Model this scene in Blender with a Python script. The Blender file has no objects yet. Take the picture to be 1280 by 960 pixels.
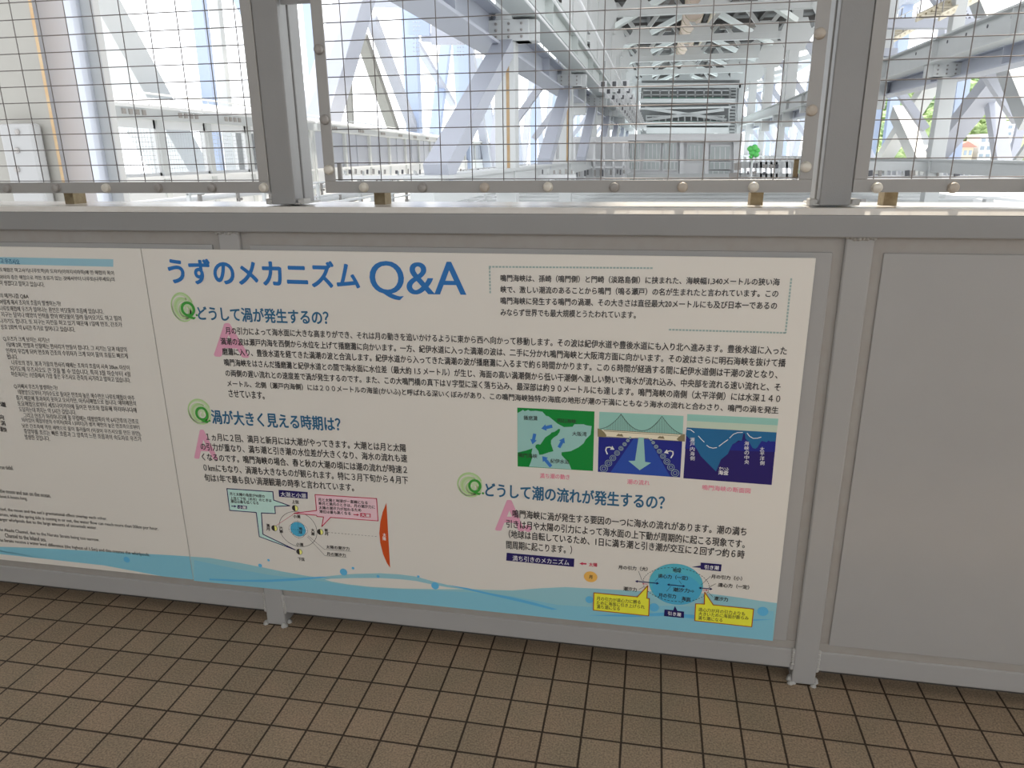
import bpy, bmesh, math, random
from mathutils import Vector, Matrix
random.seed(7)
SC = bpy.context.scene
COL = SC.collection

# ------------------------------------------------------------------ camera
FPX, PITCH, YAW, ROLL = 916.04, 0.303294, 0.189368, -0.0105188
CAM = Vector((1.02036, -1.81164, 1.41335))
_fwd = Vector((-math.sin(YAW) * math.cos(PITCH), math.cos(YAW) * math.cos(PITCH), -math.sin(PITCH)))
_r0 = Vector((math.cos(YAW), math.sin(YAW), 0.0))
_u0 = _r0.cross(_fwd)
RGT = _r0 * math.cos(ROLL) + _u0 * math.sin(ROLL)
UPV = -_r0 * math.sin(ROLL) + _u0 * math.cos(ROLL)
FWD = _fwd
cam_d = bpy.data.cameras.new('camera')
cam_d.sensor_fit = 'HORIZONTAL'
cam_d.sensor_width = 36.0
cam_d.lens = FPX * 36.0 / 1280.0
cam_d.clip_start = 0.02
cam_d.clip_end = 3000
cam = bpy.data.objects.new('camera', cam_d)
COL.objects.link(cam)
cam.matrix_world = Matrix(((RGT.x, UPV.x, -FWD.x, CAM.x), (RGT.y, UPV.y, -FWD.y, CAM.y),
                           (RGT.z, UPV.z, -FWD.z, CAM.z), (0, 0, 0, 1)))
SC.camera = cam

# ------------------------------------------------------------------ sky, exposure
world = bpy.data.worlds.new('sky')
SC.world = world
world.use_nodes = True
wn = world.node_tree.nodes
bg = wn['Background']
bg.inputs[0].default_value = (0.94, 0.965, 1.0, 1)
bg.inputs[1].default_value = 2.35
SC.view_settings.view_transform = 'Standard'
SC.view_settings.look = 'None'
SC.view_settings.gamma = 1.0
SC.view_settings.exposure = 0.0
SC.view_settings.use_curve_mapping = False
sun_d = bpy.data.lights.new('sun', 'SUN')
sun_d.energy = 8.0
sun_d.color = (1.0, 0.91, 0.77)
sun_d.angle = 0.012
sun = bpy.data.objects.new('sun', sun_d)
COL.objects.link(sun)
sun.rotation_euler = Vector((0.09, 0.5, 0.866)).to_track_quat('Z', 'Y').to_euler()
sun.location = (4, 8, 14)
try:
    SC.cycles.max_bounces = 10
    SC.cycles.diffuse_bounces = 6
    SC.cycles.use_denoising = True
except Exception:
    pass


# ------------------------------------------------------------------ helpers
def ray(px, py):
    return RGT * ((px - 640.0) / FPX) + UPV * ((480.0 - py) / FPX) + FWD


def at(px, py, d):
    """point seen at a pixel, d metres in front of the camera along the bridge axis"""
    r = ray(px, py)
    return CAM + r * (d / r.y)


def atX(px, py, xr):
    r = ray(px, py)
    return CAM + r * (xr / r.x)


def rel(x, d, z):
    return Vector((CAM.x + x, CAM.y + d, CAM.z + z))


def lin(c):
    c = c / 255.0
    return c / 12.92 if c <= 0.04045 else ((c + 0.055) / 1.055) ** 2.4


def ink(r, g, b, k=0.60):
    return tuple(min(0.9, lin(v) / k) for v in (r, g, b))


MATS = {}


def mat(name, color, rough=0.5, metal=0.0, noise=0.0, nscale=20.0, bump=0.0, bscale=200.0, spec=0.5, tint=None):
    if name in MATS:
        return MATS[name]
    m = bpy.data.materials.new(name)
    m.use_nodes = True
    nt = m.node_tree
    b = nt.nodes['Principled BSDF']
    b.inputs['Base Color'].default_value = (*color, 1)
    b.inputs['Roughness'].default_value = rough
    b.inputs['Metallic'].default_value = metal
    b.inputs['Specular IOR Level'].default_value = spec
    tc = None
    if noise > 0 or bump > 0:
        tc = nt.nodes.new('ShaderNodeTexCoord')
    if noise > 0:
        n = nt.nodes.new('ShaderNodeTexNoise')
        n.inputs['Scale'].default_value = nscale
        n.inputs['Detail'].default_value = 6
        nt.links.new(tc.outputs['Object'], n.inputs['Vector'])
        r = nt.nodes.new('ShaderNodeValToRGB')
        t = tint or tuple(c * 0.6 for c in color)
        r.color_ramp.elements[0].position = 0.3
        r.color_ramp.elements[1].position = 0.75
        r.color_ramp.elements[0].color = (*[c * (1 - noise) + q * noise for c, q in zip(color, t)], 1)
        r.color_ramp.elements[1].color = (*color, 1)
        nt.links.new(n.outputs['Fac'], r.inputs['Fac'])
        nt.links.new(r.outputs['Color'], b.inputs['Base Color'])
    if bump > 0:
        n2 = nt.nodes.new('ShaderNodeTexNoise')
        n2.inputs['Scale'].default_value = bscale
        n2.inputs['Detail'].default_value = 2
        nt.links.new(tc.outputs['Object'], n2.inputs['Vector'])
        bp = nt.nodes.new('ShaderNodeBump')
        bp.inputs['Strength'].default_value = bump
        bp.inputs['Distance'].default_value = 0.002
        nt.links.new(n2.outputs['Fac'], bp.inputs['Height'])
        nt.links.new(bp.outputs['Normal'], b.inputs['Normal'])
    MATS[name] = m
    return m


def tag(o, label, cat, group=None, kind=None):
    if label:
        o['label'] = label
    if cat:
        o['category'] = cat
    if group:
        o['group'] = group
    if kind:
        o['kind'] = kind
    return o


def struct(o, label=None):
    o['kind'] = 'structure'
    if label:
        o['label'] = label
        o['category'] = 'structure'
    return o


def empty(name, loc, label, cat, group=None, kind=None):
    o = bpy.data.objects.new(name, None)
    o.empty_display_size = 0.1
    COL.objects.link(o)
    o.location = loc
    return tag(o, label, cat, group, kind)


class MB:
    def __init__(self):
        self.bm = bmesh.new()

    def poly(self, pts):
        vs = [self.bm.verts.new(p) for p in pts]
        return self.bm.faces.new(vs)

    def hexa(self, c):
        v = [self.bm.verts.new(p) for p in c]
        for f in ((0, 3, 2, 1), (4, 5, 6, 7), (0, 1, 5, 4), (1, 2, 6, 5), (2, 3, 7, 6), (3, 0, 4, 7)):
            self.bm.faces.new([v[i] for i in f])
        return self

    def box(self, x0, x1, y0, y1, z0, z1):
        return self.hexa([(x0, y0, z0), (x1, y0, z0), (x1, y1, z0), (x0, y1, z0),
                          (x0, y0, z1), (x1, y0, z1), (x1, y1, z1), (x0, y1, z1)])

    def beam(self, p0, p1, w, h, side=None):
        """box beam from p0 to p1; w measured along `side`, h across it"""
        p0, p1 = Vector(p0), Vector(p1)
        d = (p1 - p0).normalized()
        s = Vector(side) if side is not None else Vector((0, 0, 1)).cross(d)
        s = s - d * s.dot(d)
        if s.length < 1e-5:
            s = Vector((1, 0, 0)) - d * d.x
        s.normalize()
        t = d.cross(s)
        s = s * (w / 2)
        t = t * (h / 2)
        return self.hexa([p0 - s - t, p0 + s - t, p0 + s + t, p0 - s + t, p1 - s - t, p1 + s - t, p1 + s + t, p1 - s + t])

    def tube(self, p0, p1, r, n=8, r1=None, caps=True):
        p0, p1 = Vector(p0), Vector(p1)
        d = (p1 - p0).normalized()
        s = d.orthogonal().normalized()
        t = d.cross(s)
        r1 = r if r1 is None else r1
        a = [self.bm.verts.new(p0 + (s * math.cos(2 * math.pi * i / n) + t * math.sin(2 * math.pi * i / n)) * r) for i in range(n)]
        b = [self.bm.verts.new(p1 + (s * math.cos(2 * math.pi * i / n) + t * math.sin(2 * math.pi * i / n)) * r1) for i in range(n)]
        for i in range(n):
            f = self.bm.faces.new([a[i], a[(i + 1) % n], b[(i + 1) % n], b[i]])
            f.smooth = True
        if caps:
            self.bm.faces.new(a[::-1])
            self.bm.faces.new(b)
        return self

    def lathe(self, c, axis, prof, n=20):
        """prof: (radius, distance along axis)"""
        c = Vector(c)
        d = Vector(axis).normalized()
        s = d.orthogonal().normalized()
        t = d.cross(s)
        rings = []
        for r, h in prof:
            if r < 1e-6:
                rings.append([self.bm.verts.new(c + d * h)])
            else:
                rings.append([self.bm.verts.new(c + d * h + (s * math.cos(2 * math.pi * i / n) + t * math.sin(2 * math.pi * i / n)) * r) for i in range(n)])
        for A, B in zip(rings, rings[1:]):
            for i in range(n):
                j = (i + 1) % n
                q = [A[i % len(A)], A[j % len(A)], B[j % len(B)], B[i % len(B)]]
                q = list(dict.fromkeys(q))
                if len(q) > 2:
                    f = self.bm.faces.new(q)
                    f.smooth = True
        return self

    def prism(self, pts, off):
        """closed outline pushed along the vector off"""
        off = Vector(off)
        a = [self.bm.verts.new(Vector(p)) for p in pts]
        b = [self.bm.verts.new(Vector(p) + off) for p in pts]
        n = len(pts)
        self.bm.faces.new(a)
        self.bm.faces.new(b[::-1])
        for i in range(n):
            self.bm.faces.new([a[i], b[i], b[(i + 1) % n], a[(i + 1) % n]])
        return self

    def build(self, name, material, parent=None, bevel=0.0, seg=2, normals=True):
        if normals:
            bmesh.ops.recalc_face_normals(self.bm, faces=self.bm.faces[:])
        me = bpy.data.meshes.new(name)
        self.bm.to_mesh(me)
        self.bm.free()
        o = bpy.data.objects.new(name, me)
        COL.objects.link(o)
        for m in (material if isinstance(material, (list, tuple)) else [material]):
            me.materials.append(m)
        if parent is not None:
            o.parent = parent
            o.matrix_parent_inverse = Matrix.Translation(-parent.location) if parent.type == 'EMPTY' else Matrix()
        if bevel > 0:
            mo = o.modifiers.new('bevel', 'BEVEL')
            mo.width = bevel
            mo.segments = seg
            mo.limit_method = 'ANGLE'
        return o


# ------------------------------------------------------------------ materials
M_wall = mat('grey_paint', (0.40, 0.395, 0.385), 0.22, noise=0.10, nscale=6, bump=0.06, bscale=260)
M_rail = mat('grey_rail_paint', (0.285, 0.283, 0.278), 0.35, noise=0.10, nscale=6, bump=0.06, bscale=260)
M_post = mat('grey_post_paint', (0.27, 0.266, 0.26), 0.35, noise=0.12, nscale=9, bump=0.14, bscale=330)
M_frame = mat('grey_frame_paint', (0.36, 0.35, 0.335), 0.38, noise=0.14, nscale=12, bump=0.06)
M_seal = mat('warm_grey_sealant', (0.375, 0.36, 0.335), 0.55, noise=0.25, nscale=30, tint=(0.30, 0.24, 0.19))
M_wire = mat('galvanised_wire', (0.24, 0.22, 0.215), 0.45, metal=0.3)
M_boltl = mat('bright_bolt', (0.72, 0.68, 0.60), 0.4, metal=0.2, noise=0.3, nscale=120)
M_boltd = mat('weathered_bolt', (0.36, 0.34, 0.32), 0.5, metal=0.2, noise=0.4, nscale=120)
M_boltw = mat('rusty_bolt', (0.50, 0.45, 0.39), 0.5, metal=0.2, noise=0.3, nscale=120, tint=(0.35, 0.26, 0.18))
M_block = mat('weathered_spacer', (0.26, 0.21, 0.12), 0.7, noise=0.6, nscale=70, tint=(0.12, 0.07, 0.03))
M_railtop = mat('worn_rail_gleam', (0.70, 0.67, 0.63), 0.2, noise=0.3, nscale=18, tint=(0.50, 0.42, 0.34))  # pale base colour holds the sky and sun gleam on the rail
M_weld = mat('weld_putty', (0.43, 0.42, 0.40), 0.5, bump=0.5, bscale=90)
M_steel = mat('pale_grey_steel', (0.60, 0.615, 0.61), 0.5, noise=0.12, nscale=1.5)
M_blue = mat('pale_blue_steel', (0.43, 0.51, 0.67), 0.5, noise=0.08, nscale=0.6)
M_lav = mat('pale_lavender_steel', (0.475, 0.495, 0.56), 0.5, noise=0.1, nscale=0.6)
M_white = mat('white_cladding', (0.76, 0.765, 0.77), 0.45, noise=0.06, nscale=2)
M_beige = mat('weathered_beige_steel', (0.29, 0.28, 0.25), 0.6, noise=0.25, nscale=3)
M_rust = mat('rust_streak', (0.44, 0.33, 0.20), 0.8, noise=0.6, nscale=9, tint=(0.40, 0.23, 0.10))
M_green = mat('pale_green_steel', (0.57, 0.605, 0.59), 0.5, noise=0.12, nscale=1.5)
M_tread = mat('cream_grating', (0.66, 0.60, 0.47), 0.6, noise=0.2, nscale=8)
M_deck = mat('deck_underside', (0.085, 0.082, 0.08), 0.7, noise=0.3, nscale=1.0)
M_pink = mat('faded_pink_lagging', (0.62, 0.49, 0.40), 0.7, noise=0.3, nscale=1.5)
M_dark = mat('dark_fitting', (0.10, 0.10, 0.11), 0.5)
M_glass = mat('greenish_pane', (0.52, 0.57, 0.56), 0.12, noise=0.25, nscale=2)

# ------------------------------------------------------------------ floor, ceiling, back of the room
def floor_material():
    m = bpy.data.materials.new('brown_floor_tiles')
    m.use_nodes = True
    nt = m.node_tree
    b = nt.nodes['Principled BSDF']
    tc = nt.nodes.new('ShaderNodeTexCoord')
    br = nt.nodes.new('ShaderNodeTexBrick')
    br.offset = 0.0
    br.squash = 1.0
    br.inputs['Scale'].default_value = 1.0
    br.inputs['Mortar Size'].default_value = 0.003
    br.inputs['Mortar Smooth'].default_value = 0.25
    br.inputs['Bias'].default_value = 0.0
    br.inputs['Brick Width'].default_value = 0.1
    br.inputs['Row Height'].default_value = 0.1
    br.inputs['Color1'].default_value = (0.38, 0.292, 0.21, 1)
    br.inputs['Color2'].default_value = (0.34, 0.26, 0.186, 1)
    br.inputs['Mortar'].default_value = (0.052, 0.034, 0.022, 1)
    nt.links.new(tc.outputs['Object'], br.inputs['Vector'])
    n = nt.nodes.new('ShaderNodeTexNoise')
    n.inputs['Scale'].default_value = 210
    n.inputs['Detail'].default_value = 5
    nt.links.new(tc.outputs['Object'], n.inputs['Vector'])
    rp = nt.nodes.new('ShaderNodeValToRGB')
    rp.color_ramp.elements[0].position = 0.35
    rp.color_ramp.elements[0].color = (0.62, 0.61, 0.60, 1)
    rp.color_ramp.elements[1].position = 0.66
    rp.color_ramp.elements[1].color = (1.14, 1.12, 1.08, 1)
    nt.links.new(n.outputs['Fac'], rp.inputs['Fac'])
    n3 = nt.nodes.new('ShaderNodeTexNoise')
    n3.inputs['Scale'].default_value = 7
    n3.inputs['Detail'].default_value = 4
    nt.links.new(tc.outputs['Object'], n3.inputs['Vector'])
    rp3 = nt.nodes.new('ShaderNodeValToRGB')
    rp3.color_ramp.elements[0].position = 0.35
    rp3.color_ramp.elements[0].color = (0.88, 0.90, 0.88, 1)
    rp3.color_ramp.elements[1].position = 0.7
    rp3.color_ramp.elements[1].color = (1.04, 1.0, 0.98, 1)
    nt.links.new(n3.outputs['Fac'], rp3.inputs['Fac'])
    mx = nt.nodes.new('ShaderNodeMix')
    mx.data_type = 'RGBA'
    mx.blend_type = 'MULTIPLY'
    mx.inputs[0].default_value = 1.0
    nt.links.new(br.outputs['Color'], mx.inputs[6])
    nt.links.new(rp.outputs['Color'], mx.inputs[7])
    mx2 = nt.nodes.new('ShaderNodeMix')
    mx2.data_type = 'RGBA'
    mx2.blend_type = 'MULTIPLY'
    mx2.inputs[0].default_value = 1.0
    nt.links.new(mx.outputs[2], mx2.inputs[6])
    nt.links.new(rp3.outputs['Color'], mx2.inputs[7])
    nt.links.new(mx2.outputs[2], b.inputs['Base Color'])
    b.inputs['Roughness'].default_value = 0.62
    b.inputs['Specular IOR Level'].default_value = 0.35
    inv = nt.nodes.new('ShaderNodeMath')
    inv.operation = 'SUBTRACT'
    inv.inputs[0].default_value = 1.0
    nt.links.new(br.outputs['Fac'], inv.inputs[1])
    bp = nt.nodes.new('ShaderNodeBump')
    bp.inputs['Strength'].default_value = 0.6
    bp.inputs['Distance'].default_value = 0.003
    nt.links.new(inv.outputs[0], bp.inputs['Height'])
    nt.links.new(bp.outputs['Normal'], b.inputs['Normal'])
    return m


struct(MB().box(-2.8, 9, -5.2, 0.30, -0.12, 0.0).build('floor', floor_material()))
struct(MB().box(-2.8, 9, 0.0625, 0.30, 0.0, 0.16).build('light_stop_1', mat('gap_shade_black', (0.06, 0.055, 0.05), 0.8)))  # block added to stop light under the wall; gap shadow painted near-black
M_ceil = mat('ceiling_board', (0.72, 0.71, 0.69), 0.8)
struct(MB().box(-2.8, 9, -5.2, 0.16, 2.75, 2.9).build('ceiling', M_ceil))
struct(MB().box(-2.8, 9, -5.2, -5.05, 0.0, 1.25).build('wall_back', M_ceil))
struct(MB().box(-2.95, -2.8, -5.2, 0.1, 0.0, 2.75).build('wall_left', M_ceil))
struct(MB().box(9.0, 9.15, -5.2, 0.1, 0.0, 1.25).build('wall_right', M_ceil))

# ------------------------------------------------------------------ parapet wall under the screens
wall = empty('wall_front', (0.7, 0.03, 0.0), 'grey painted steel parapet under the wire screens, carrying the two boards', 'wall', kind='structure')
WX0, WX1 = -2.6, 3.6
posts = [-1.677, -0.095, 1.487, 3.069]
# rail with a rounded front, and its worn top, sky gleam put into the pale colour
m = MB()
prof = [(-0.020, 1.226), (-0.020, 1.275), (-0.006, 1.288), (0.095, 1.288), (0.095, 1.226)]
m.prism([(WX0, y, z) for y, z in prof], (WX1 - WX0, 0, 0))
m.build('top_rail', M_rail, wall, bevel=0.003)
m = MB()
m.prism([(WX0, y, z) for y, z in ((-0.0205, 1.2765), (-0.0195, 1.2765), (-0.006, 1.2885), (0.085, 1.2885), (0.085, 1.2905), (-0.007, 1.2905))], (WX1 - WX0, 0, 0))
tag(m.build('rail_cap', M_railtop, wall, bevel=0.001), 'worn glossy strip on top of the rail, sky gleam put into its colour', None)
MB().box(WX0, WX1, 0.006, 0.05, 0.045, 0.106).build('bottom_rail', M_wall, wall, bevel=0.004, seg=3)
for i, x in enumerate(posts):
    MB().box(x - 0.031, x + 0.031, 0.0, 0.062, 0.0, 1.226).build('post', M_wall, wall, bevel=0.005, seg=3)
for a, b_ in zip(posts, posts[1:]):
    x0, x1 = a + 0.031, b_ - 0.031
    # flat sealant border, slightly warmer grey, then the raised panel sheet
    m = MB()
    zb, zt, bw = 0.106, 1.226, 0.026
    m.hexa([(x0, 0.010, zb), (x1, 0.010, zb), (x1, 0.05, zb), (x0, 0.05, zb), (x0, 0.010, zb + bw), (x1, 0.010, zb + bw), (x1, 0.05, zb + bw), (x0, 0.05, zb + bw)])
    m.box(x0, x1, 0.012, 0.05, 1.187, zt)
    m.box(x0, x0 + bw, 0.012, 0.05, zb + bw, 1.187)
    m.box(x1 - bw, x1, 0.012, 0.05, zb + bw, 1.187)
    m.build('panel_border', M_seal, wall)
    MB().box(x0 + bw - 0.002, x1 - bw + 0.002, 0.006, 0.05, zb + bw - 0.002, 1.1895).build('panel', M_wall, wall, bevel=0.002)
# lumpy weld and putty where posts meet rails and floor
for x in posts:
    m = MB()
    for sx in (-1, 1):
        for k in range(9):
            p = Vector((x + sx * 0.0325 + random.uniform(-.0012, .0012), 0.005 + random.uniform(-.0015, .0015), 0.046 + k * 0.0075))
            m.lathe(p, (0, -1, 0.2), [(0.0, -0.006), (0.0055, -0.004), (0.0058, 0.0), (0.004, 0.003), (0, 0.0035)], 9)
        for k in range(5):
            p = Vector((x + sx * 0.031 + random.uniform(-.006, .006), random.uniform(-.006, .02), random.uniform(0.001, 0.012)))
            m.lathe(p, (0, 0, 1), [(0.009, -0.01), (0.0085, -0.003), (0.004, 0.003), (0, 0.004)], 9)
    for k in range(8):
        p = Vector((x - 0.03 + k * 0.0085, -0.003 + random.uniform(-.003, .002), 1.224 + random.uniform(-.003, .003)))
        m.lathe(p, (0, -1, 0), [(0.006, -0.004), (0.0055, 0.0), (0.003, 0.003), (0, 0.004)], 7)
    tag(m.build('weld_bead', M_weld, wall), 'lumpy pale weld and putty at the ends of a post', None)

m = MB()
m.box(WX0, WX1, 0.102, 0.255, 1.272, 1.288)
m.box(WX0, WX1, 0.095, 0.102, 1.25, 1.284)
tag(m.build('outer_sill', M_railtop, wall, bevel=0.002), 'worn sill strip along the outside of the rail', None)

# ------------------------------------------------------------------ upper posts
for x0, x1, lab in ((0.026, 0.093, 'grey steel post between the left screen and the middle screen'),
                    (1.394, 1.462, 'grey steel post between the middle screen and the right screen')):
    xc = (x0 + x1) / 2
    e = empty('steel_post', (xc, 0.07, 1.294), lab, 'post', 'steel posts between the wire screens')
    m = MB()
    m.box(x0, x1, 0.028, 0.036, 1.2935, 2.75)
    m.box(x0 + 0.004, x1 - 0.004, 0.036, 0.088, 1.2935, 2.75)
    m.box(x0, x1, 0.088, 0.145, 1.2935, 2.75)
    m.build('shaft', M_post, e, bevel=0.003)
    m = MB()
    m.box(x0 - 0.012, x1 + 0.012, 0.03, 0.16, 1.2935, 1.2975)
    for sx in (x0 - 0.02, x1 + 0.004):
        m.box(sx, sx + 0.018, 0.035, 0.075, 1.294, 1.308)
    m.build('base_plate', M_weld, e, bevel=0.002)
    for z in (1.772, 2.3):
        m = MB()
        if x0 < 1:
            m.box(x1, x1 + 0.088, 0.05, 0.058, z, z + 0.05)
        else:
            m.box(x0 - 0.02, x0, 0.05, 0.058, z, z + 0.05)
        m.build('screen_bracket', M_post, e)


# ------------------------------------------------------------------ wire screens
def wire_screen(x0, x1, z0, z1, vx, lab, bolts, bracket=True):
    """x0..x1 the outer frame, vx one known wire position"""
    e = empty('wire_screen', ((x0 + x1) / 2, 0.035, z0), lab, 'screen', 'wire screens above the parapet')
    t = 0.029
    m = MB()
    m.box(x0, x1, 0.026, 0.031, z0, z0 + t)
    m.box(x0, x1, 0.026, 0.031, z1 - t, z1)
    m.box(x0, x0 + t, 0.026, 0.031, z0 + t, z1 - t)
    m.box(x1 - t, x1, 0.026, 0.031, z0 + t, z1 - t)
    # the other leg of the angle, turned back
    m.box(x0, x0 + 0.005, 0.031, 0.062, z0, z1)
    m.box(x1 - 0.005, x1, 0.031, 0.062, z0, z1)
    m.box(x0 + 0.005, x1 - 0.005, 0.031, 0.062, z0, z0 + 0.004)
    m.box(x0 + 0.005, x1 - 0.005, 0.031, 0.062, z1 - 0.004, z1)
    m.build('frame', M_frame, e, bevel=0.0012)
    m = MB()
    r = 0.00125
    k0 = math.ceil((x0 + 0.006 - vx) / 0.0797)
    k = k0
    while vx + k * 0.0797 < x1 - 0.006:
        x = vx + k * 0.0797
        m.tube((x, 0.036, z0 + 0.005), (x, 0.036, z1 - 0.005), r, 6)
        k += 1
    z = 1.356
    while z < z1 - 0.006:
        if z > z0 + 0.006:
            m.tube((x0 + 0.006, 0.0387, z), (x1 - 0.006, 0.0387, z), r, 6)
        z += 0.0409
    m.build('wire_mesh', M_wire, e)
    for bx, bz, mm in bolts:
        q = MB()
        q.lathe((bx, 0.026, bz), (0, -1, 0), [(0.0125, 0.0), (0.0125, 0.0015), (0.0108, 0.0016), (0.0112, 0.004), (0.0108, 0.009), (0.009, 0.0105), (0.0, 0.011)], 20)
        q.build('bolt', mm, e)
    xx = x0 + 0.11
    while xx < x1:
        m = MB()
        m.box(xx - 0.015, xx + 0.015, 0.12, 0.17, 1.288, 1.34)
        m.box(xx - 0.006, xx + 0.006, 0.062, 0.12, 1.325, 1.335)
        xx += (0.975 if x1 - x0 > 1 else 0.9)
        tag(m.build('spacer_block', M_block, e), 'brown weathered spacer block under the frame', None)
    if bracket:
        for bx, mm in ((x0 + t + 0.001, M_frame), (x1 - t - 0.011, M_block)):
            m = MB()
            m.box(bx, bx + 0.010, 0.042, 0.050, z0 + 0.03, z0 + 0.073)
            m.build('corner_clip', mm, e)
    return e


B = [M_boltl, M_boltd, M_boltw]
wire_screen(0.182, 1.353 + 0.02, 1.3235, 2.69, 0.2525, 'middle wire screen, between the two grey posts',
            [(0.288, 1.337, B[0]), (0.444, 1.336, B[1]), (0.604, 1.336, B[2]), (0.763, 1.337, B[0]), (0.924, 1.336, B[1]), (1.084, 1.336, B[2]), (1.245, 1.336, B[0]),
             (0.196, 1.381, B[0]), (0.196, 1.502, B[1]), (0.196, 1.664, B[1]), (0.196, 1.826, B[1]),
             (1.356, 1.380, B[0]), (1.356, 1.501, B[2]), (1.356, 1.657, B[2]), (1.356, 1.82, B[2])])
wire_screen(-1.75, 0.0255, 1.3235, 2.69, -1.3, 'left wire screen, whose right end sits behind the left post',
            [(x, 1.337, B[i]) for x, i in ((-1.57, 1), (-1.41, 1), (-1.25, 1), (-1.09, 2), (-0.932, 1), (-0.774, 1), (-0.616, 1), (-0.458, 0), (-0.298, 1), (-0.138, 1), (0.0105, 0))], False)
wire_screen(1.4625, 3.0, 1.3235, 2.69, 1.506, 'right wire screen, beyond the right post',
            [(x, 1.334, B[i]) for x, i in ((1.513, 0), (1.671, 2), (1.828, 1), (1.985, 1), (2.14, 1), (2.3, 1))], False)
# ------------------------------------------------------------------ the two printed boards
YB = -0.003            # printed face of the boards
LAYER = 0.00025


def bp(px, py):
    r = ray(px, py)
    p = CAM + r * ((YB - CAM.y) / r.y)
    return (p.x, p.z)


def C2(o, s):
    """pixels of an enlarged detail: origin and scale"""
    return lambda x, y: (o[0] + x / s, o[1] + y / s)


PX = 0.00209           # metres on the board per pixel, about


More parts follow.
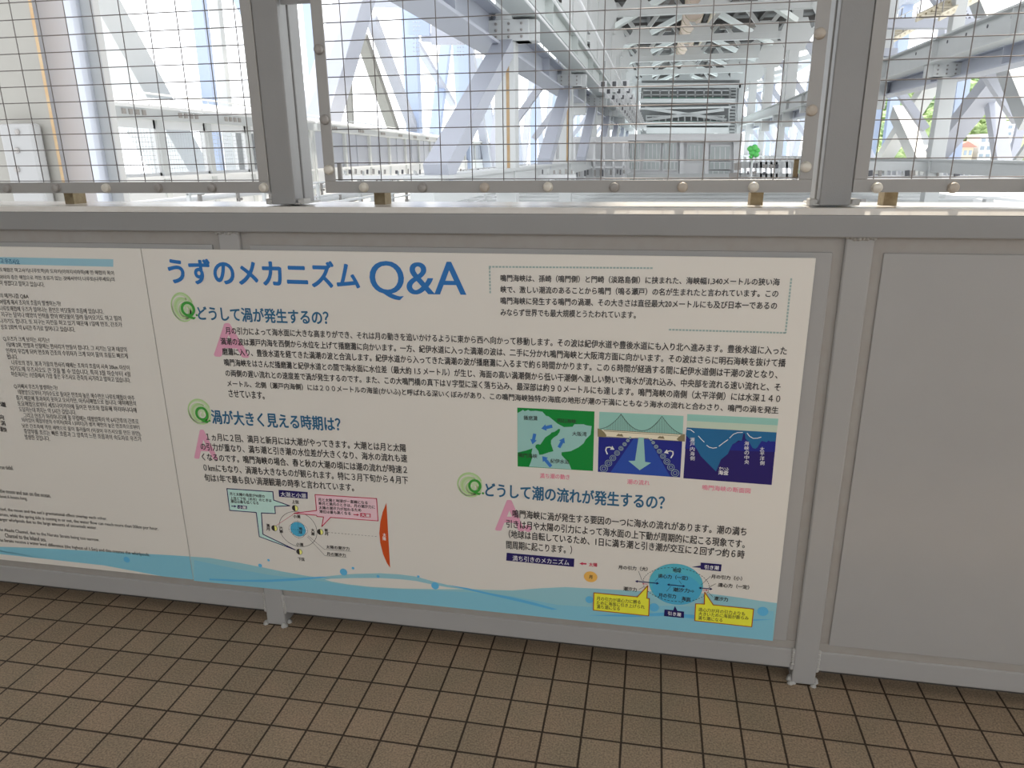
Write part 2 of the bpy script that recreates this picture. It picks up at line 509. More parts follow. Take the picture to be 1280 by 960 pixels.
class Print:
    """a printed layer group: flat ink shapes on the board face"""
    def __init__(self):
        self.bm = bmesh.new()
        self.mats = []

    def mi(self, m):
        if m not in self.mats:
            self.mats.append(m)
        return self.mats.index(m)

    def face(self, pts, m, layer):
        vs = [self.bm.verts.new((x, YB - LAYER * layer, z)) for x, z in pts]
        try:
            f = self.bm.faces.new(vs)
            f.material_index = self.mi(m)
        except ValueError:
            pass

    def poly(self, px, m, layer=1):
        self.face([bp(*p) for p in px], m, layer)

    def line(self, px, m, w=1.0, layer=2, closed=False):
        P = [Vector(bp(*p)) for p in px]
        if closed:
            P.append(P[0])
        hw = w * PX / 2
        for a, b in zip(P, P[1:]):
            d = b - a
            if d.length < 1e-6:
                continue
            d.normalize()
            n = Vector((-d.y, d.x)) * hw
            e = d * hw * 0.7
            self.face([a - e - n, b + e - n, b + e + n, a - e + n], m, layer)

    def dash(self, px, m, w=1.0, on=2.0, off=2.0, layer=2):
        P = [Vector(p) for p in px]
        run = 0.0
        draw = True
        left = on
        for a, b in zip(P, P[1:]):
            L = (b - a).length
            t = 0.0
            while t < L - 1e-6:
                s = min(left, L - t)
                if draw:
                    q0, q1 = a + (b - a) * (t / L), a + (b - a) * ((t + s) / L)
                    self.line([q0, q1], m, w, layer)
                t += s
                left -= s
                if left <= 1e-6:
                    draw = not draw
                    left = on if draw else off

    def disc(self, c, rx, rz, m, layer=1, n=28, a0=0.0, a1=2 * math.pi):
        x, z = bp(*c)
        full = abs(a1 - a0 - 2 * math.pi) < 1e-6
        k = n if full else n + 1
        self.face([(x + math.cos(a0 + (a1 - a0) * i / n) * rx * PX, z + math.sin(a0 + (a1 - a0) * i / n) * rz * PX) for i in range(k)], m, layer)

    def ring(self, c, rx, rz, m, w=1.0, layer=2, n=40, a0=0.0, a1=2 * math.pi):
        x, z = bp(*c)
        hw = w * PX / 2
        for i in range(n):
            a, b = a0 + (a1 - a0) * i / n, a0 + (a1 - a0) * (i + 1) / n
            q = []
            for t, s in ((a, -1), (b, -1), (b, 1), (a, 1)):
                q.append((x + math.cos(t) * (rx * PX + s * hw), z + math.sin(t) * (rz * PX + s * hw)))
            self.face(q, m, layer)

    def arrow(self, p0, p1, m, w=1.2, head=4.0, layer=3, both=False):
        a, b = Vector(p0), Vector(p1)
        d = (b - a).normalized()
        n = Vector((-d.y, d.x))
        s0 = a + d * head * 0.8 if both else a
        self.line([s0, b - d * head * 0.8], m, w, layer)
        self.poly([b, b - d * head + n * head * 0.55, b - d * head - n * head * 0.55], m, layer)
        if both:
            self.poly([a, a + d * head + n * head * 0.55, a + d * head - n * head * 0.55], m, layer)

    def fat_arrow(self, p0, p1, m, w, head, layer=3):
        a, b = Vector(p0), Vector(p1)
        d = (b - a).normalized()
        n = Vector((-d.y, d.x))
        c = b - d * head
        self.poly([a + n * w, c + n * w, c + n * w * 2.1, b, c - n * w * 2.1, c - n * w, a - n * w], m, layer)

    def text(self, s, p0, p1, h, m, layer=4, bold=0.02):
        """one line of lettering: middle-left pixel, middle-right pixel, height in pixels"""
        cu = bpy.data.curves.new('lettering', 'FONT')
        cu.body = s
        cu.size = 1.0
        cu.resolution_u = 5 if h > 14 else 2
        ob = bpy.data.objects.new('lettering', cu)
        COL.objects.link(ob)
        dg = bpy.context.evaluated_depsgraph_get()
        dg.update()
        me = bpy.data.meshes.new_from_object(ob.evaluated_get(dg))
        bpy.data.objects.remove(ob)
        bpy.data.curves.remove(cu)
        if not me.vertices:
            bpy.data.meshes.remove(me)
            return
        xs = [v.co.x for v in me.vertices]
        ys = [v.co.y for v in me.vertices]
        mx0, mx1, my0, my1 = min(xs), max(xs), min(ys), max(ys)
        A, Bq = Vector(bp(*p0)), Vector(bp(*p1))
        mid = ((p0[0] + p1[0]) / 2, (p0[1] + p1[1]) / 2)
        H = Vector(bp(mid[0], mid[1] - h / 2)).y - Vector(bp(mid[0], mid[1] + h / 2)).y
        d = Bq - A
        mi = self.mi(m)
        off = YB - LAYER * layer
        em = d.length / (mx1 - mx0)
        n = max(1, int(round(bold / 0.011))) if bold > 0.005 else (1 if bold > 0 else 0)
        sh = [(0.0, 0.0)] if n == 0 else [(bold * em * math.cos(k * math.pi * 2 / (2 * n + 2)), bold * em * math.sin(k * math.pi * 2 / (2 * n + 2))) for k in range(2 * n + 2)] if n > 1 else [(-bold * em, 0), (bold * em, 0)]
        for k, (ox, oz) in enumerate(sh):
            vs = []
            for v in me.vertices:
                u = (v.co.x - mx0) / (mx1 - mx0)
                w = (v.co.y - (my0 + my1) / 2) / (my1 - my0)
                q = A + d * u
                vs.append(self.bm.verts.new((q.x + ox, off - k * 0.00001, q.y + w * H + oz)))
            for p in me.polygons:
                try:
                    f = self.bm.faces.new([vs[i] for i in p.vertices])
                    f.material_index = mi
                except ValueError:
                    pass
        bpy.data.meshes.remove(me)

    def vtext(self, s, c, w, h, m, layer=4, bold=0.02):
        """characters stacked downwards, centred on pixel c; w, h of one character in pixels"""
        n = len(s)
        for i, ch in enumerate(s):
            y = c[1] + (i - (n - 1) / 2) * h * 1.12
            self.text(ch, (c[0] - w / 2, y), (c[0] + w / 2, y + 0.3), h, m, layer, bold)

    def build(self, name, parent):
        me = bpy.data.meshes.new(name)
        self.bm.to_mesh(me)
        self.bm.free()
        o = bpy.data.objects.new(name, me)
        COL.objects.link(o)
        for m in self.mats:
            me.materials.append(m)
        o.parent = parent
        return o


def imat(n, *c):
    return mat('print_' + n, ink(*c), 0.42, spec=0.4)


I_blue = imat('title_blue', 26, 90, 148)
I_head = imat('heading_blue', 32, 82, 112)
I_q = imat('green', 50, 128, 48)
I_g1 = imat('leaf_green', 146, 172, 120)
I_g2 = imat('pale_green', 160, 176, 142)
I_pink = imat('pale_pink', 184, 132, 152)
I_txt = imat('black', 44, 42, 42)
I_w1 = imat('wave_pale', 122, 163, 171)
I_w2 = imat('wave', 108, 160, 176)
I_w3 = imat('wave_deep', 78, 148, 182)
I_navy = imat('navy', 26, 20, 76)
I_red = imat('crimson', 165, 38, 68)
I_rose = imat('rose', 205, 165, 172)
I_mint = imat('mint', 160, 188, 180)
I_sun = imat('sun_orange', 168, 66, 24)
I_grn = imat('map_green', 2, 112, 44)
I_sea = imat('map_sea', 125, 163, 158)
I_arr = imat('arrow_blue', 42, 96, 160)
I_sky = imat('picture_sky', 122, 164, 154)
I_deep = imat('deep_blue', 20, 28, 108)
I_mid = imat('channel_blue', 30, 62, 138)
I_cream = imat('cream', 196, 186, 166)
I_brn = imat('rock_brown', 112, 102, 76)
I_haze = imat('horizon', 160, 172, 156)
I_wat = imat('cut_water', 22, 84, 124)
I_ind = imat('indigo', 26, 16, 82)
I_wht = imat('white', 205, 205, 205)
I_cap = imat('caption_pink', 192, 98, 124)
I_yel = imat('yellow', 212, 198, 54)
I_ora = imat('frame_brown', 150, 72, 22)
I_moon = imat('moon_yellow', 205, 200, 110)
I_mora = imat('moon_orange', 205, 150, 74)
I_dot = imat('dotted_grey', 128, 146, 142)
I_bar = imat('header_blue', 122, 158, 170)
I_earth = imat('earth_blue', 62, 142, 172)
I_teal = imat('earth_teal', 70, 150, 166)
M_board = mat('board_white', (0.80, 0.765, 0.70), 0.35, noise=0.03, nscale=3)

bx0, bz_t, bx1, bz_b = -0.3605, 1.1775, 1.3945, 0.133
board = MB().box(bx0, bx1, YB, -0.0004, bz_b, bz_t).build('information_board', M_board, None, bevel=0.0008, seg=1)
tag(board, 'large white board headed Q&A in blue Japanese lettering, with maps and diagrams', 'board')
left = MB().box(-2.1, bx0 - 0.0018, YB, -0.0004, bz_b + 0.004, bz_t).build('information_board', M_board, None, bevel=0.0008, seg=1)
tag(left, 'white board of small Korean and English print left of the large headed board', 'board')

# --- waves along the foot of both boards
p = Print()
def wave(pr, tops, bottoms, m, layer):
    pr.face([bp(*q) for q in tops] + [bp(*q) for q in reversed(bottoms)], m, layer)


zf = bz_b + 0.0005
seamL, seamR = bx0 - 0.0018, bx0
up = [(0, 683.4), (60, 685.5), (93, 687.4), (140, 690), (200, 693.2), (238, 695.7)]
lo = [(0, 692.5), (60, 699), (130, 706.7), (203, 717)]
pl = Print()
pts = [bp(*q) for q in up]
pts = [(-1.5, pts[0][1] + 0.012)] + [(x, z) for x, z in pts if x < seamL - 0.002] + [(seamL, pts[-1][1] + 0.0005)]
lowp = [bp(*q) for q in lo]
lowp = [(-1.5, lowp[0][1] + 0.05)] + lowp[:-1] + [(seamL - 0.11, zf + 0.004), (seamL, zf + 0.004)]
pl.face(pts + lowp[::-1], I_w2, 1)
pl.disc((158.5, 699.5), 5.4, 5.0, I_w3, 2)
pl.build('wave_print', left)

upper = [(240, 695.9), (262, 697.3), (300, 703.6), (325, 708.5), (351, 714), (386, 720.3), (400, 721.8)]
arch = [(410, 720.3), (425, 718.6), (443, 717.4), (475, 716.5), (500, 718), (520, 720.6), (540, 726.3), (560, 731.3), (585, 736)]
rest = [(612, 737.4), (640, 738), (677, 735.2), (707, 733.8), (742, 735.6), (795, 738.5), (850, 740), (890, 742.4), (923, 746.8), (950, 751), (968.5, 753.6)]
P1 = [bp(*q) for q in upper + arch + rest]
P1[0] = (seamR, P1[0][1])
P1[-1] = (bx1, P1[-1][1])
p.face(P1 + [(bx1, zf), (0.9, zf), (0.4, zf), (seamR, zf)], I_w1, 1)
# the darker body of the water under the crests
p.face([bp(*q) for q in [(243, 700), (300, 712), (340, 719), (386, 724), (432, 731), (463, 734.5), (504, 736.8), (545, 738), (590, 740.5), (640, 745), (697, 756), (760, 760), (830, 757), (900, 759), (967, 764)]] + [(bx1, zf), (0.9, zf), (0.4, zf), (seamR, zf)], I_w2, 2)
# white lens between the crests
lens_t = [(406, 724.4), (414, 723.2), (443, 722.4), (475, 722.4), (500, 723.8), (520, 726), (537, 729.8), (560, 734), (580, 736.4)]
lens_b = [(545, 736.3), (504, 735.6), (463, 733.4), (433, 730), (415, 726.8)]
p.poly(lens_t + lens_b, M_board, 3)
p.poly([(262, 723), (300, 724.6), (340, 724.2), (380, 721.8), (400, 720.6), (412, 720.6), (400, 722.6), (370, 725.6), (333, 727.4), (290, 726.6), (262, 725)], I_w3, 4)
p.poly([(560, 731), (585, 735), (612, 741), (640, 746.3), (668, 753), (697, 761.5), (690, 762), (655, 753.5), (625, 746.5), (590, 738.5)], I_w3, 3)
p.poly([(735, 769), (790, 767.5), (830, 765.5), (875, 769), (920, 774), (966, 774), (920, 777.5), (870, 773.5), (835, 769.5), (790, 771)], I_w3, 3)
for x, y, r in ((325.4, 706.7, 3), (335.8, 700, 2), (429.6, 714.8, 5.6), (441.4, 710, 2.1), (472.7, 720.3, 2.4), (544, 732, 5.6), (523, 720.5, 2), (736.8, 749.4, 5.4), (817.5, 759, 6.4), (953.5, 764, 6.8)):
    p.disc((x, y), r, r, I_w3, 4)
p.build('wave_print', board)

# --- title
p = Print()
p.text('うずのメカニズム', (211, 338), (448.5, 344.5), 32, I_blue, bold=0.03)
p.text('Q&A', (463, 350.5), (582, 352), 49, I_blue, bold=0.012)
p.build('title_lettering', board)


# --- the three questions and answers
def question(head, h0, h1, qb, dot, halo, A, abox):
    q = Print()
    cx, cy, rx, rz = halo
    q.disc((cx, cy), rx * .98, rz * .98, I_g2, 1)
    for k, (f, dx, dy, mm, w) in enumerate(((0.95, 0, 0, I_g1, 2.2), (0.80, -1, 1, M_board, 1.6), (0.68, 1, 1.5, I_g1, 3.0), (0.50, 2.5, 3, M_board, 1.3), (0.42, 2.5, 3.5, I_g1, 2.6), (0.22, 4, 4, M_board, 2))):
        q.ring((cx + dx, cy + dy), rx * f, rz * f, mm, w, 2, 30, 0.4 + k * .3, 0.4 + k * .3 + 5.4)
    q.text('Q', (qb[0], (qb[1] + qb[3]) / 2), (qb[2], (qb[1] + qb[3]) / 2 + 0.4), qb[3] - qb[1], I_q, 5, 0.02)
    q.disc(dot, 1.6, 1.6, I_q, 5, 10)
    q.text(head, h0, h1, 17.5, I_head, 4, 0.028)
    q.build('question_heading', board)
    q = Print()
    q.text(A, (abox[0], (abox[1] + abox[3]) / 2 - 0.6), (abox[2], (abox[1] + abox[3]) / 2 + 0.8), abox[3] - abox[1], I_pink, 1, 0.03)
    q.build('answer_initial', board)


def para(lines, h, f, parent=None, m=None, name='printed_paragraph', bold=0.02):
    q = Print()
    for s, x0, y0, x1, y1 in lines:
        q.text(s, f(x0, y0), f(x1, y1), h, m or I_txt, 4, bold)
    return q.build(name, parent or board)


ID = lambda x, y: (x, y)
question('どうして渦が発生するの？', (247.6, 391.2), (410.6, 397.2), (227, 377, 244, 398.5), (246.3, 393.8), (228.3, 384, 17, 20), 'A', (266.5, 406, 307.5, 444.5))
para([('月の引力によって海水面に大きな高まりができ、それは月の動きを追いかけるように東から西へ向かって移動します。その波は紀伊水道や豊後水道にも入り北へ進みます。豊後水道に入った', 282, 413, 983.3, 438.5),
      ('満潮の波は瀬戸内海を西側から水位を上げて播磨灘に向かいます。一方、紀伊水道に入った満潮の波は、二手に分かれ鳴門海峡と大阪湾方面に向かいます。その波はさらに明石海峡を抜けて播', 276, 426.3, 982, 453.6),
      ('磨灘に入り、豊後水道を経てきた満潮の波と合流します。紀伊水道から入ってきた満潮の波が播磨灘に入るまで約６時間かかります。この６時間が経過する間に紀伊水道側は干潮の波となり、', 278, 439.2, 972, 468.2),
      ('鳴門海峡をはさんだ播磨灘と紀伊水道との間で海水面に水位差（最大約 1.5 メートル）が生じ、海面の高い満潮側から低い干潮側へ激しい勢いで海水が流れ込み、中央部を流れる速い流れと、そ', 280.4, 452.7, 975.5, 484),
      ('の両側の遅い流れとの速度差で渦が発生するのです。また、この大鳴門橋の真下はＶ字型に深く落ち込み、最深部は約９０メートルにも達します。鳴門海峡の南側（太平洋側）には水深１４０', 282, 466, 975.2, 498.3),
      ('メートル、北側（瀬戸内海側）には２００メートルの海釜(かいふ)と呼ばれる深いくぼみがあり、この鳴門海峡独特の海底の地形が潮の干満にともなう海水の流れと合わさり、鳴門の渦を発生', 284.3, 479.6, 972.9, 513.4),
      ('させています。', 286, 491.4, 330.6, 494.4)], 9.6, ID)
question('渦が大きく見える時期は？', (264.7, 520.6), (425.5, 530.4), (245, 508.5, 260.5, 528), (262.3, 525.8), (249.6, 514.6, 18, 19), 'A', (241.5, 538.5, 269, 572.5))
para([('１ヵ月に２回、満月と新月には大潮がやってきます。大潮とは月と太陽', 258, 545.5, 507.5, 559.9), ('の引力が重なり、満ち潮と引き潮の水位差が大きくなり、海水の流れも速', 251, 557.7, 508.9, 573),
      ('くなるのです。鳴門海峡の場合、春と秋の大潮の頃には潮の流れが時速２', 252.4, 570.7, 508.9, 587), ('０kmにもなり、渦潮も大きなものが観られます。特に３月下旬から４月下', 254.6, 584, 510, 600.2),
      ('旬は1年で最も良い渦潮観潮の時季と言われています。', 255.7, 596.6, 442.4, 609.3)], 9.6, ID)
question('どうして潮の流れが発生するの？', (607, 611.7), (830.5, 628.2), (585.8, 599, 601.5, 618), (603.8, 616.4), (587.5, 606, 17.5, 18), 'A.', (620, 626.5, 663, 663))
para([('鳴門海峡に渦が発生する要因の一つに海水の流れがあります。潮の満ち', 640.8, 641.8, 933, 664.5), ('引きは月や太陽の引力によって海水面の上下動が周期的に起こる現象です。', 633, 654.2, 931, 680),
      ('（地球は自転しているため、1日に満ち潮と引き潮が交互に２回ずつ約６時', 636, 667.2, 930.6, 693), ('間周期に起こります。）', 633, 680.6, 715, 687.2)], 10.4, ID)

# --- introduction in its dotted corner brackets
p = Print()
f = C2((600, 320), 2.977)
for s, a, b in (('鳴門海峡は、孫崎（鳴門側）と門崎（淡路島側）に挟まれた、海峡幅1,340メートルの狭い海', (77, 82), (1115, 97)), ('峡で、激しい潮流のあることから鳴門（鳴る瀬戸）の名が生まれたと言われています。この', (77, 124), (1110, 140)),
                ('鳴門海峡に発生する鳴門の渦潮、その大きさは直径最大20メートルにも及び日本一であるの', (77, 166), (1105, 185)), ('みならず世界でも最大規模とうたわれています。', (77, 209), (580, 219))):
    p.text(s, f(*a), f(*b), 9.2, I_txt, 4, 0.02)
for a, b in (((35, 40), (640, 45)), ((36, 44), (38, 138)), ((1158, 85), (1137, 285)), ((705, 274), (1137, 286))):
    p.dash([f(*a), f(*b)], I_dot, 2.0, 1.6, 2.6)
p.build('introduction_print', board)

# --- three pictures
f = C2((640, 505), 11.29)
p = Print()
Q = lambda *pts: [f(*t) for t in pts]
p.poly(Q((75, 50), (1165, 105), (1143, 945), (80, 880)), I_grn, 1)
p.poly(Q((78, 125), (120, 105), (155, 82), (180, 100), (230, 82), (260, 98), (340, 95), (430, 108), (480, 165), (520, 175), (640, 275), (735, 325), (855, 320), (880, 285), (1010, 285), (1050, 300), (1125, 310), (1110, 430),
         (1040, 500), (1010, 555), (940, 610), (830, 665), (700, 680), (700, 720), (740, 765), (800, 820), (838, 922), (240, 882), (262, 830), (290, 745), (275, 690), (290, 625), (200, 655), (80, 683)), I_sea, 2)
p.poly(Q((660, 350), (680, 355), (672, 395), (640, 440), (590, 470), (552, 510), (550, 560), (585, 665), (520, 680), (430, 712), (385, 715), (372, 660), (330, 610), (335, 575), (365, 565), (400, 572), (430, 530), (470, 470), (540, 425), (560, 400), (600, 392)), I_grn, 3)
for a, b in (((568, 312), (415, 345)), ((322, 418), (290, 568)), ((662, 612), (738, 475)), ((552, 880), (428, 735))):
    p.fat_arrow(f(*a), f(*b), I_arr, 2.0, 6.0, 4)
for s, a, b in (('播磨灘', (165, 192), (360, 200)), ('明石海峡', (640, 232), (905, 245)), ('大阪湾', (850, 415), (1055, 425)), ('鳴門海峡', (95, 718), (358, 735)), ('紀伊水道', (543, 800), (808, 815))):
    p.text(s, f(*a), f(*b), 5.6, I_txt, 5, 0.012)
p.text('満ち潮の動き', (675, 594.3), (712, 596.3), 6.4, I_cap, 4, 0.008)
p.build('map_picture', board)

f = C2((745, 510), 10.67)
p = Print()
Q = lambda *pts: [f(*t) for t in pts]
p.poly(Q((45, 50), (1168, 105), (1150, 450), (35, 380)), I_sky, 1)
p.poly(Q((35, 375), (1150, 435), (1122, 925), (25, 850)), I_deep, 2)
p.poly(Q((510, 395), (700, 400), (990, 915), (190, 860)), I_mid, 3)
p.poly(Q((85, 285), (1160, 350), (1150, 440), (35, 380), (60, 320)), I_cream, 3)
p.line(Q((110, 305), (1100, 372)), I_brn, 0.7, 4)
p.line(Q((100, 290), (1140, 352)), I_brn, 0.7, 4)
p.line(Q((60, 375), (1140, 440)), I_brn, 0.6, 4)
def cable(x0, y0, x1, y1, sag):
    return [f(x0 + (x1 - x0) * t, y0 + (y1 - y0) * t + sag * 4 * t * (1 - t)) for t in [i / 12 for i in range(13)]]
for c in (cable(60, 275, 335, 80, 42), cable(335, 80, 880, 108, 208), cable(880, 108, 1160, 348, 44)):
    p.line(c, I_txt, 0.55, 5)
for i in range(44):
    x = 150 + i * 22.5
    if x < 335:
        t = (x - 60) / 275; y = 275 - 195 * t + 168 * t * (1 - t)
    elif x < 880:
        t = (x - 335) / 545; y = 80 + 28 * t + 832 * t * (1 - t)
    else:
        t = (x - 880) / 280; y = 108 + 240 * t + 176 * t * (1 - t)
    p.line(Q((x, y), (x, 288 + (x - 85) * 0.06)), I_txt, 0.28, 5)
p.poly(Q((22, 270), (70, 285), (110, 320), (140, 360), (130, 388), (22, 380)), I_brn, 5)
p.poly(Q((1185, 345), (1140, 355), (1100, 385), (1075, 415), (1110, 440), (1185, 445)), I_brn, 5)
for x, y in ((320, 372), (870, 402)):
    p.poly(Q((x - 52, y), (x - 30, y - 25), (x, y - 35), (x + 30, y - 25), (x + 45, y + 8)), I_brn, 5)
    p.poly(Q((x - 12, y - 25), (x, y - 48), (x + 14, y - 25)), I_cream, 6)
p.poly(Q((567, 390), (637, 393), (655, 715), (735, 728), (582, 828), (432, 703), (520, 700)), I_sea, 5)
for i in range(8):
    t = i / 7
    for (xa, ya), (xb, yb) in (((455, 395), (105, 805)), ((735, 420), (1055, 865))):
        s = t ** 1.25
        r = (14 + 36 * t) / 10.67
        c = f(xa + (xb - xa) * s, ya + (yb - ya) * s)
        p.ring(c, r, r, I_dot, 0.7, 5, 16)
        p.ring(c, r * .5, r * .5, I_dot, 0.7, 5, 12)
p.line(Q((150, 610), (130, 560), (140, 525), (180, 518), (215, 530)), I_wht, 1.6, 6)
p.poly(Q((218, 502), (247, 553), (188, 552)), I_wht, 6)
p.line(Q((1000, 660), (1028, 615), (1025, 580), (990, 568), (945, 578)), I_wht, 1.6, 6)
p.poly(Q((945, 550), (905, 596), (968, 608)), I_wht, 6)
p.text('潮の流れ', (784, 601.8), (812, 603.4), 6.4, I_cap, 4, 0.008)
p.build('bridge_picture', board)

f = C2((850, 515), 9.6)
p = Print()
Q = lambda *pts: [f(*t) for t in pts]
p.poly(Q((88, 25), (1180, 80), (1172, 160), (83, 105)), I_sky, 1)
p.poly(Q((83, 105), (1172, 160), (1160, 245), (80, 185)), I_haze, 1)
p.poly(Q((80, 185), (1160, 245), (1100, 875), (40, 795)), I_ind, 1)
p.poly(Q((75, 290), (180, 390), (600, 400), (770, 330), (1150, 340), (1140, 480), (60, 440)), I_deep, 2)
p.poly(Q((80, 185), (1160, 245), (1145, 350), (1080, 352), (1060, 340), (1040, 360), (980, 345), (930, 420), (905, 440), (870, 430), (830, 360), (785, 320), (775, 250), (760, 260), (740, 345), (700, 340), (660, 370), (630, 385), (600, 440),
         (575, 500), (490, 570), (470, 620), (432, 712), (330, 610), (250, 530), (200, 440), (160, 370), (70, 275)), I_wat, 3)
for c in (((90, 205), (130, 212), (170, 243)), ((222, 287), (255, 325), (290, 358)), ((320, 397), (350, 420), (395, 432), (440, 425)), ((468, 408), (520, 368), (575, 330)), ((595, 310), (640, 265), (690, 245), (750, 243)), ((806, 252), (835, 290), (880, 315), (930, 312), (972, 300))):
    p.line(Q(*c), I_wht, 0.9, 5)
for s, c in (('瀬戸内海側', (148, 440)), ('海峡の中央', (800, 485)), ('太平洋側', (985, 525))):
    p.vtext(s, f(*c), 5.6, 5.2, I_wht, 5, 0.006)
p.text('海釜', f(460, 722), f(580, 728), 5.6, I_wht, 5)
p.text('かいふ', f(470, 670), f(585, 680), 3.2, I_wht, 5)
p.text('鳴門海峡の断面図', (878, 608.8), (938, 613.5), 6.6, I_cap, 4, 0.008)
p.build('seabed_picture', board)

# --- spring tide diagram
f = C2((260, 600), 9.143)
g = C2((380, 605), 9.143)
p = Print()
Q = lambda *pts: [f(*t) for t in pts]
G = lambda *pts: [g(*t) for t in pts]
p.ring((372.6, 661.5), 29, 28, I_txt, 0.55, 2, 56)
p.line(Q((780, 520), (995, 378)), I_red, 0.5, 2)
mint = Q((218, 97), (743, 133), (752, 228), (935, 293), (763, 300), (772, 382), (612, 375), (628, 618), (1000, 797), (588, 645), (553, 370), (250, 345))
p.poly(mint, I_mint, 3)
p.line(mint, I_navy, 1.3, 4, True)
for s, a, b in (('月と太陽の角度が90度の', (250, 155), (650, 185)), ('上弦と下弦（半月）のときは', (258, 203), (728, 233)), ('潮位は最も低くなる', (262, 240), (580, 262))):
    p.text(s, f(*a), f(*b), 4.0, I_txt, 5)
p.arrow(f(272, 296), f(328, 300), I_navy, 1.4, 2.8, 5)
p.poly(Q((340, 285), (447, 295), (447, 332), (340, 325)), I_navy, 4)
p.text('小潮', f(352, 307), f(435, 313), 3.4, I_wht, 6)
rose = G((128, 120), (830, 165), (848, 420), (305, 380), (205, 485), (225, 375), (150, 370), (146, 356)) + [(367.7, 641.3)] + G((145, 302))
p.poly(rose, I_rose, 3)
p.line(rose, I_red, 1.2, 4, True)
for s, a, b in (('月と太陽と地球が一直線になる', (165, 175), (728, 212)), ('新月と満月のときは、月の潮汐力に', (170, 218), (812, 262)), ('太陽の潮汐力が加わるため', (172, 266), (655, 297)), ('潮位は最も高くなる', (178, 310), (535, 335))):
    p.text(s, g(*a), g(*b), 4.1, I_txt, 5)
p.arrow(g(570, 347), g(632, 351), I_red, 1.4, 2.8, 5)
p.poly(G((643, 330), (763, 338), (763, 383), (645, 375)), I_red, 4)
p.text('大潮', g(655, 353), g(752, 360), 3.6, I_wht, 6)
p.poly(Q((808, 112), (1140, 137), (1140, 215), (813, 190)), I_navy, 3)
p.text('大潮と小潮', f(832, 158), f(1120, 180), 5.8, I_wht, 5, 0.006)
p.disc((372.7, 661.5), 13.8, 11.2, I_wht, 2)
p.ring((372.9, 661.7), 14.2, 10.4, I_txt, 0.4, 3)
p.ring((372.7, 662), 11.6, 13.0, I_txt, 0.4, 3)
p.disc((372.7, 661.5), 11.6, 11.6, I_earth, 4)
p.dash([(361, 661), (385, 663)], I_txt, 0.35, 1.5, 1.2, 5)
p.dash([(372.3, 650), (373.3, 674)], I_txt, 0.35, 1.5, 1.2, 5)
for c in ((369, 635), (343.3, 660), (400.6, 664.7), (374.4, 689.5)):
    p.disc(c, 4.7, 4.7, I_txt, 5)
    p.disc((c[0] + 0.25, c[1]), 4.0, 4.1, I_moon, 6, 16, -math.pi / 2, math.pi / 2)
p.text('上弦', f(960, 245), f(1040, 250), 4.4, I_txt, 5)
p.text('下弦', f(1030, 900), f(1105, 905), 4.4, I_txt, 5)
p.text('小潮', f(975, 412), f(1055, 418), 4.2, I_txt, 5)
p.text('小潮', f(1010, 732), f(1088, 737), 4.2, I_txt, 5)
for s, c in (('満月', (688, 535)), ('大潮', (838, 562)), ('地球', (1060, 572)), ('大潮', (1200, 590)), ('新月', (1355, 590))):
    p.vtext(s, f(*c), 4.2, 4.0, I_txt, 7)
p.dash([g(275, 552), g(845, 600)], I_txt, 0.45, 2.0, 2.2)
p.poly(G((943, 215), (985, 955), (950, 905), (905, 800), (872, 670), (862, 560), (872, 440), (900, 320)), I_sun, 3)
p.vtext('太陽', g(920, 600), 4.0, 4.2, I_wht, 5)
p.text('太陽の潮汐力', g(255, 715), g(520, 738), 4.2, I_txt, 5)
p.text('月の潮汐力', g(262, 795), g(478, 813), 4.2, I_txt, 5)
p.line(G((50, 590), (235, 745), (535, 767)), I_txt, 0.4, 5)
p.line(G((40, 600), (243, 818), (490, 837)), I_txt, 0.4, 5)
p.build('spring_tide_diagram', board)

# --- tide mechanism diagram
f = C2((720, 690), 9.846)
g = C2((840, 695), 9.6)
p = Print()
Q = lambda *pts: [f(*t) for t in pts]
G = lambda *pts: [g(*t) for t in pts]
p.poly([(633.4, 690.8), (718, 698.2), (717.4, 708.6), (632.8, 700.6)], I_navy, 3)
p.text('満ち引きのメカニズム', (640.8, 697.2), (711.4, 703), 6.8, I_wht, 5, 0.006)
p.fat_arrow(f(130, 144), f(40, 139), I_red, 0.9, 4.5, 4)
p.text('太陽', f(158, 150), f(262, 158), 4.6, I_red, 5)
p.disc(f(180, 303), 9.0, 8.2, I_mora, 4)
p.text('月', f(160, 303), f(200, 305), 4.4, I_txt, 6)
p.disc((844.9, 730), 34.6, 30.4, I_teal, 5, 48)
p.disc((845.5, 736), 31.5, 23.6, I_earth, 6, 48)
c = (844.8, 730.5)
for i in range(56):
    a = 2 * math.pi * i / 56
    p.ring(c, 42.5, 25.2, I_txt, 0.75, 7, 2, a, a + 0.062)
for s, a, b in (('月の引力（大）', f(522, 182), f(880, 207)), ('遠心力（一定）', (822.6, 719), (859.8, 722.4)), ('地球', (841, 712), (851.5, 713)), ('潮汐力', f(585, 445), f(748, 460)), ('月の引力', f(1015, 525), f(1230, 542)),
                ('潮汐力⇨', (841.4, 736.2), (867.6, 738.4)), ('海面', (852, 747.4), (863, 749)), ('月の引力（小）', g(470, 240), g(840, 268)), ('遠心力（一定）', g(555, 340), g(925, 372)), ('潮汐力', g(505, 503), g(670, 518))):
    p.text(s, a, b, 5.2, I_txt, 9)
p.arrow(f(728, 355), f(1022, 383), I_navy, 1.3, 3.2, 8, True)
p.arrow((833.8, 730.2), (856.5, 732.4), I_navy, 1.3, 3.0, 8, True)
p.arrow(g(320, 378), g(485, 393), I_navy, 1.3, 3.0, 8, True)
p.arrow(g(372, 405), g(428, 408), I_red, 0.7, 2, 8)
p.arrow(f(880, 392), f(815, 384), I_red, 0.7, 2, 8)
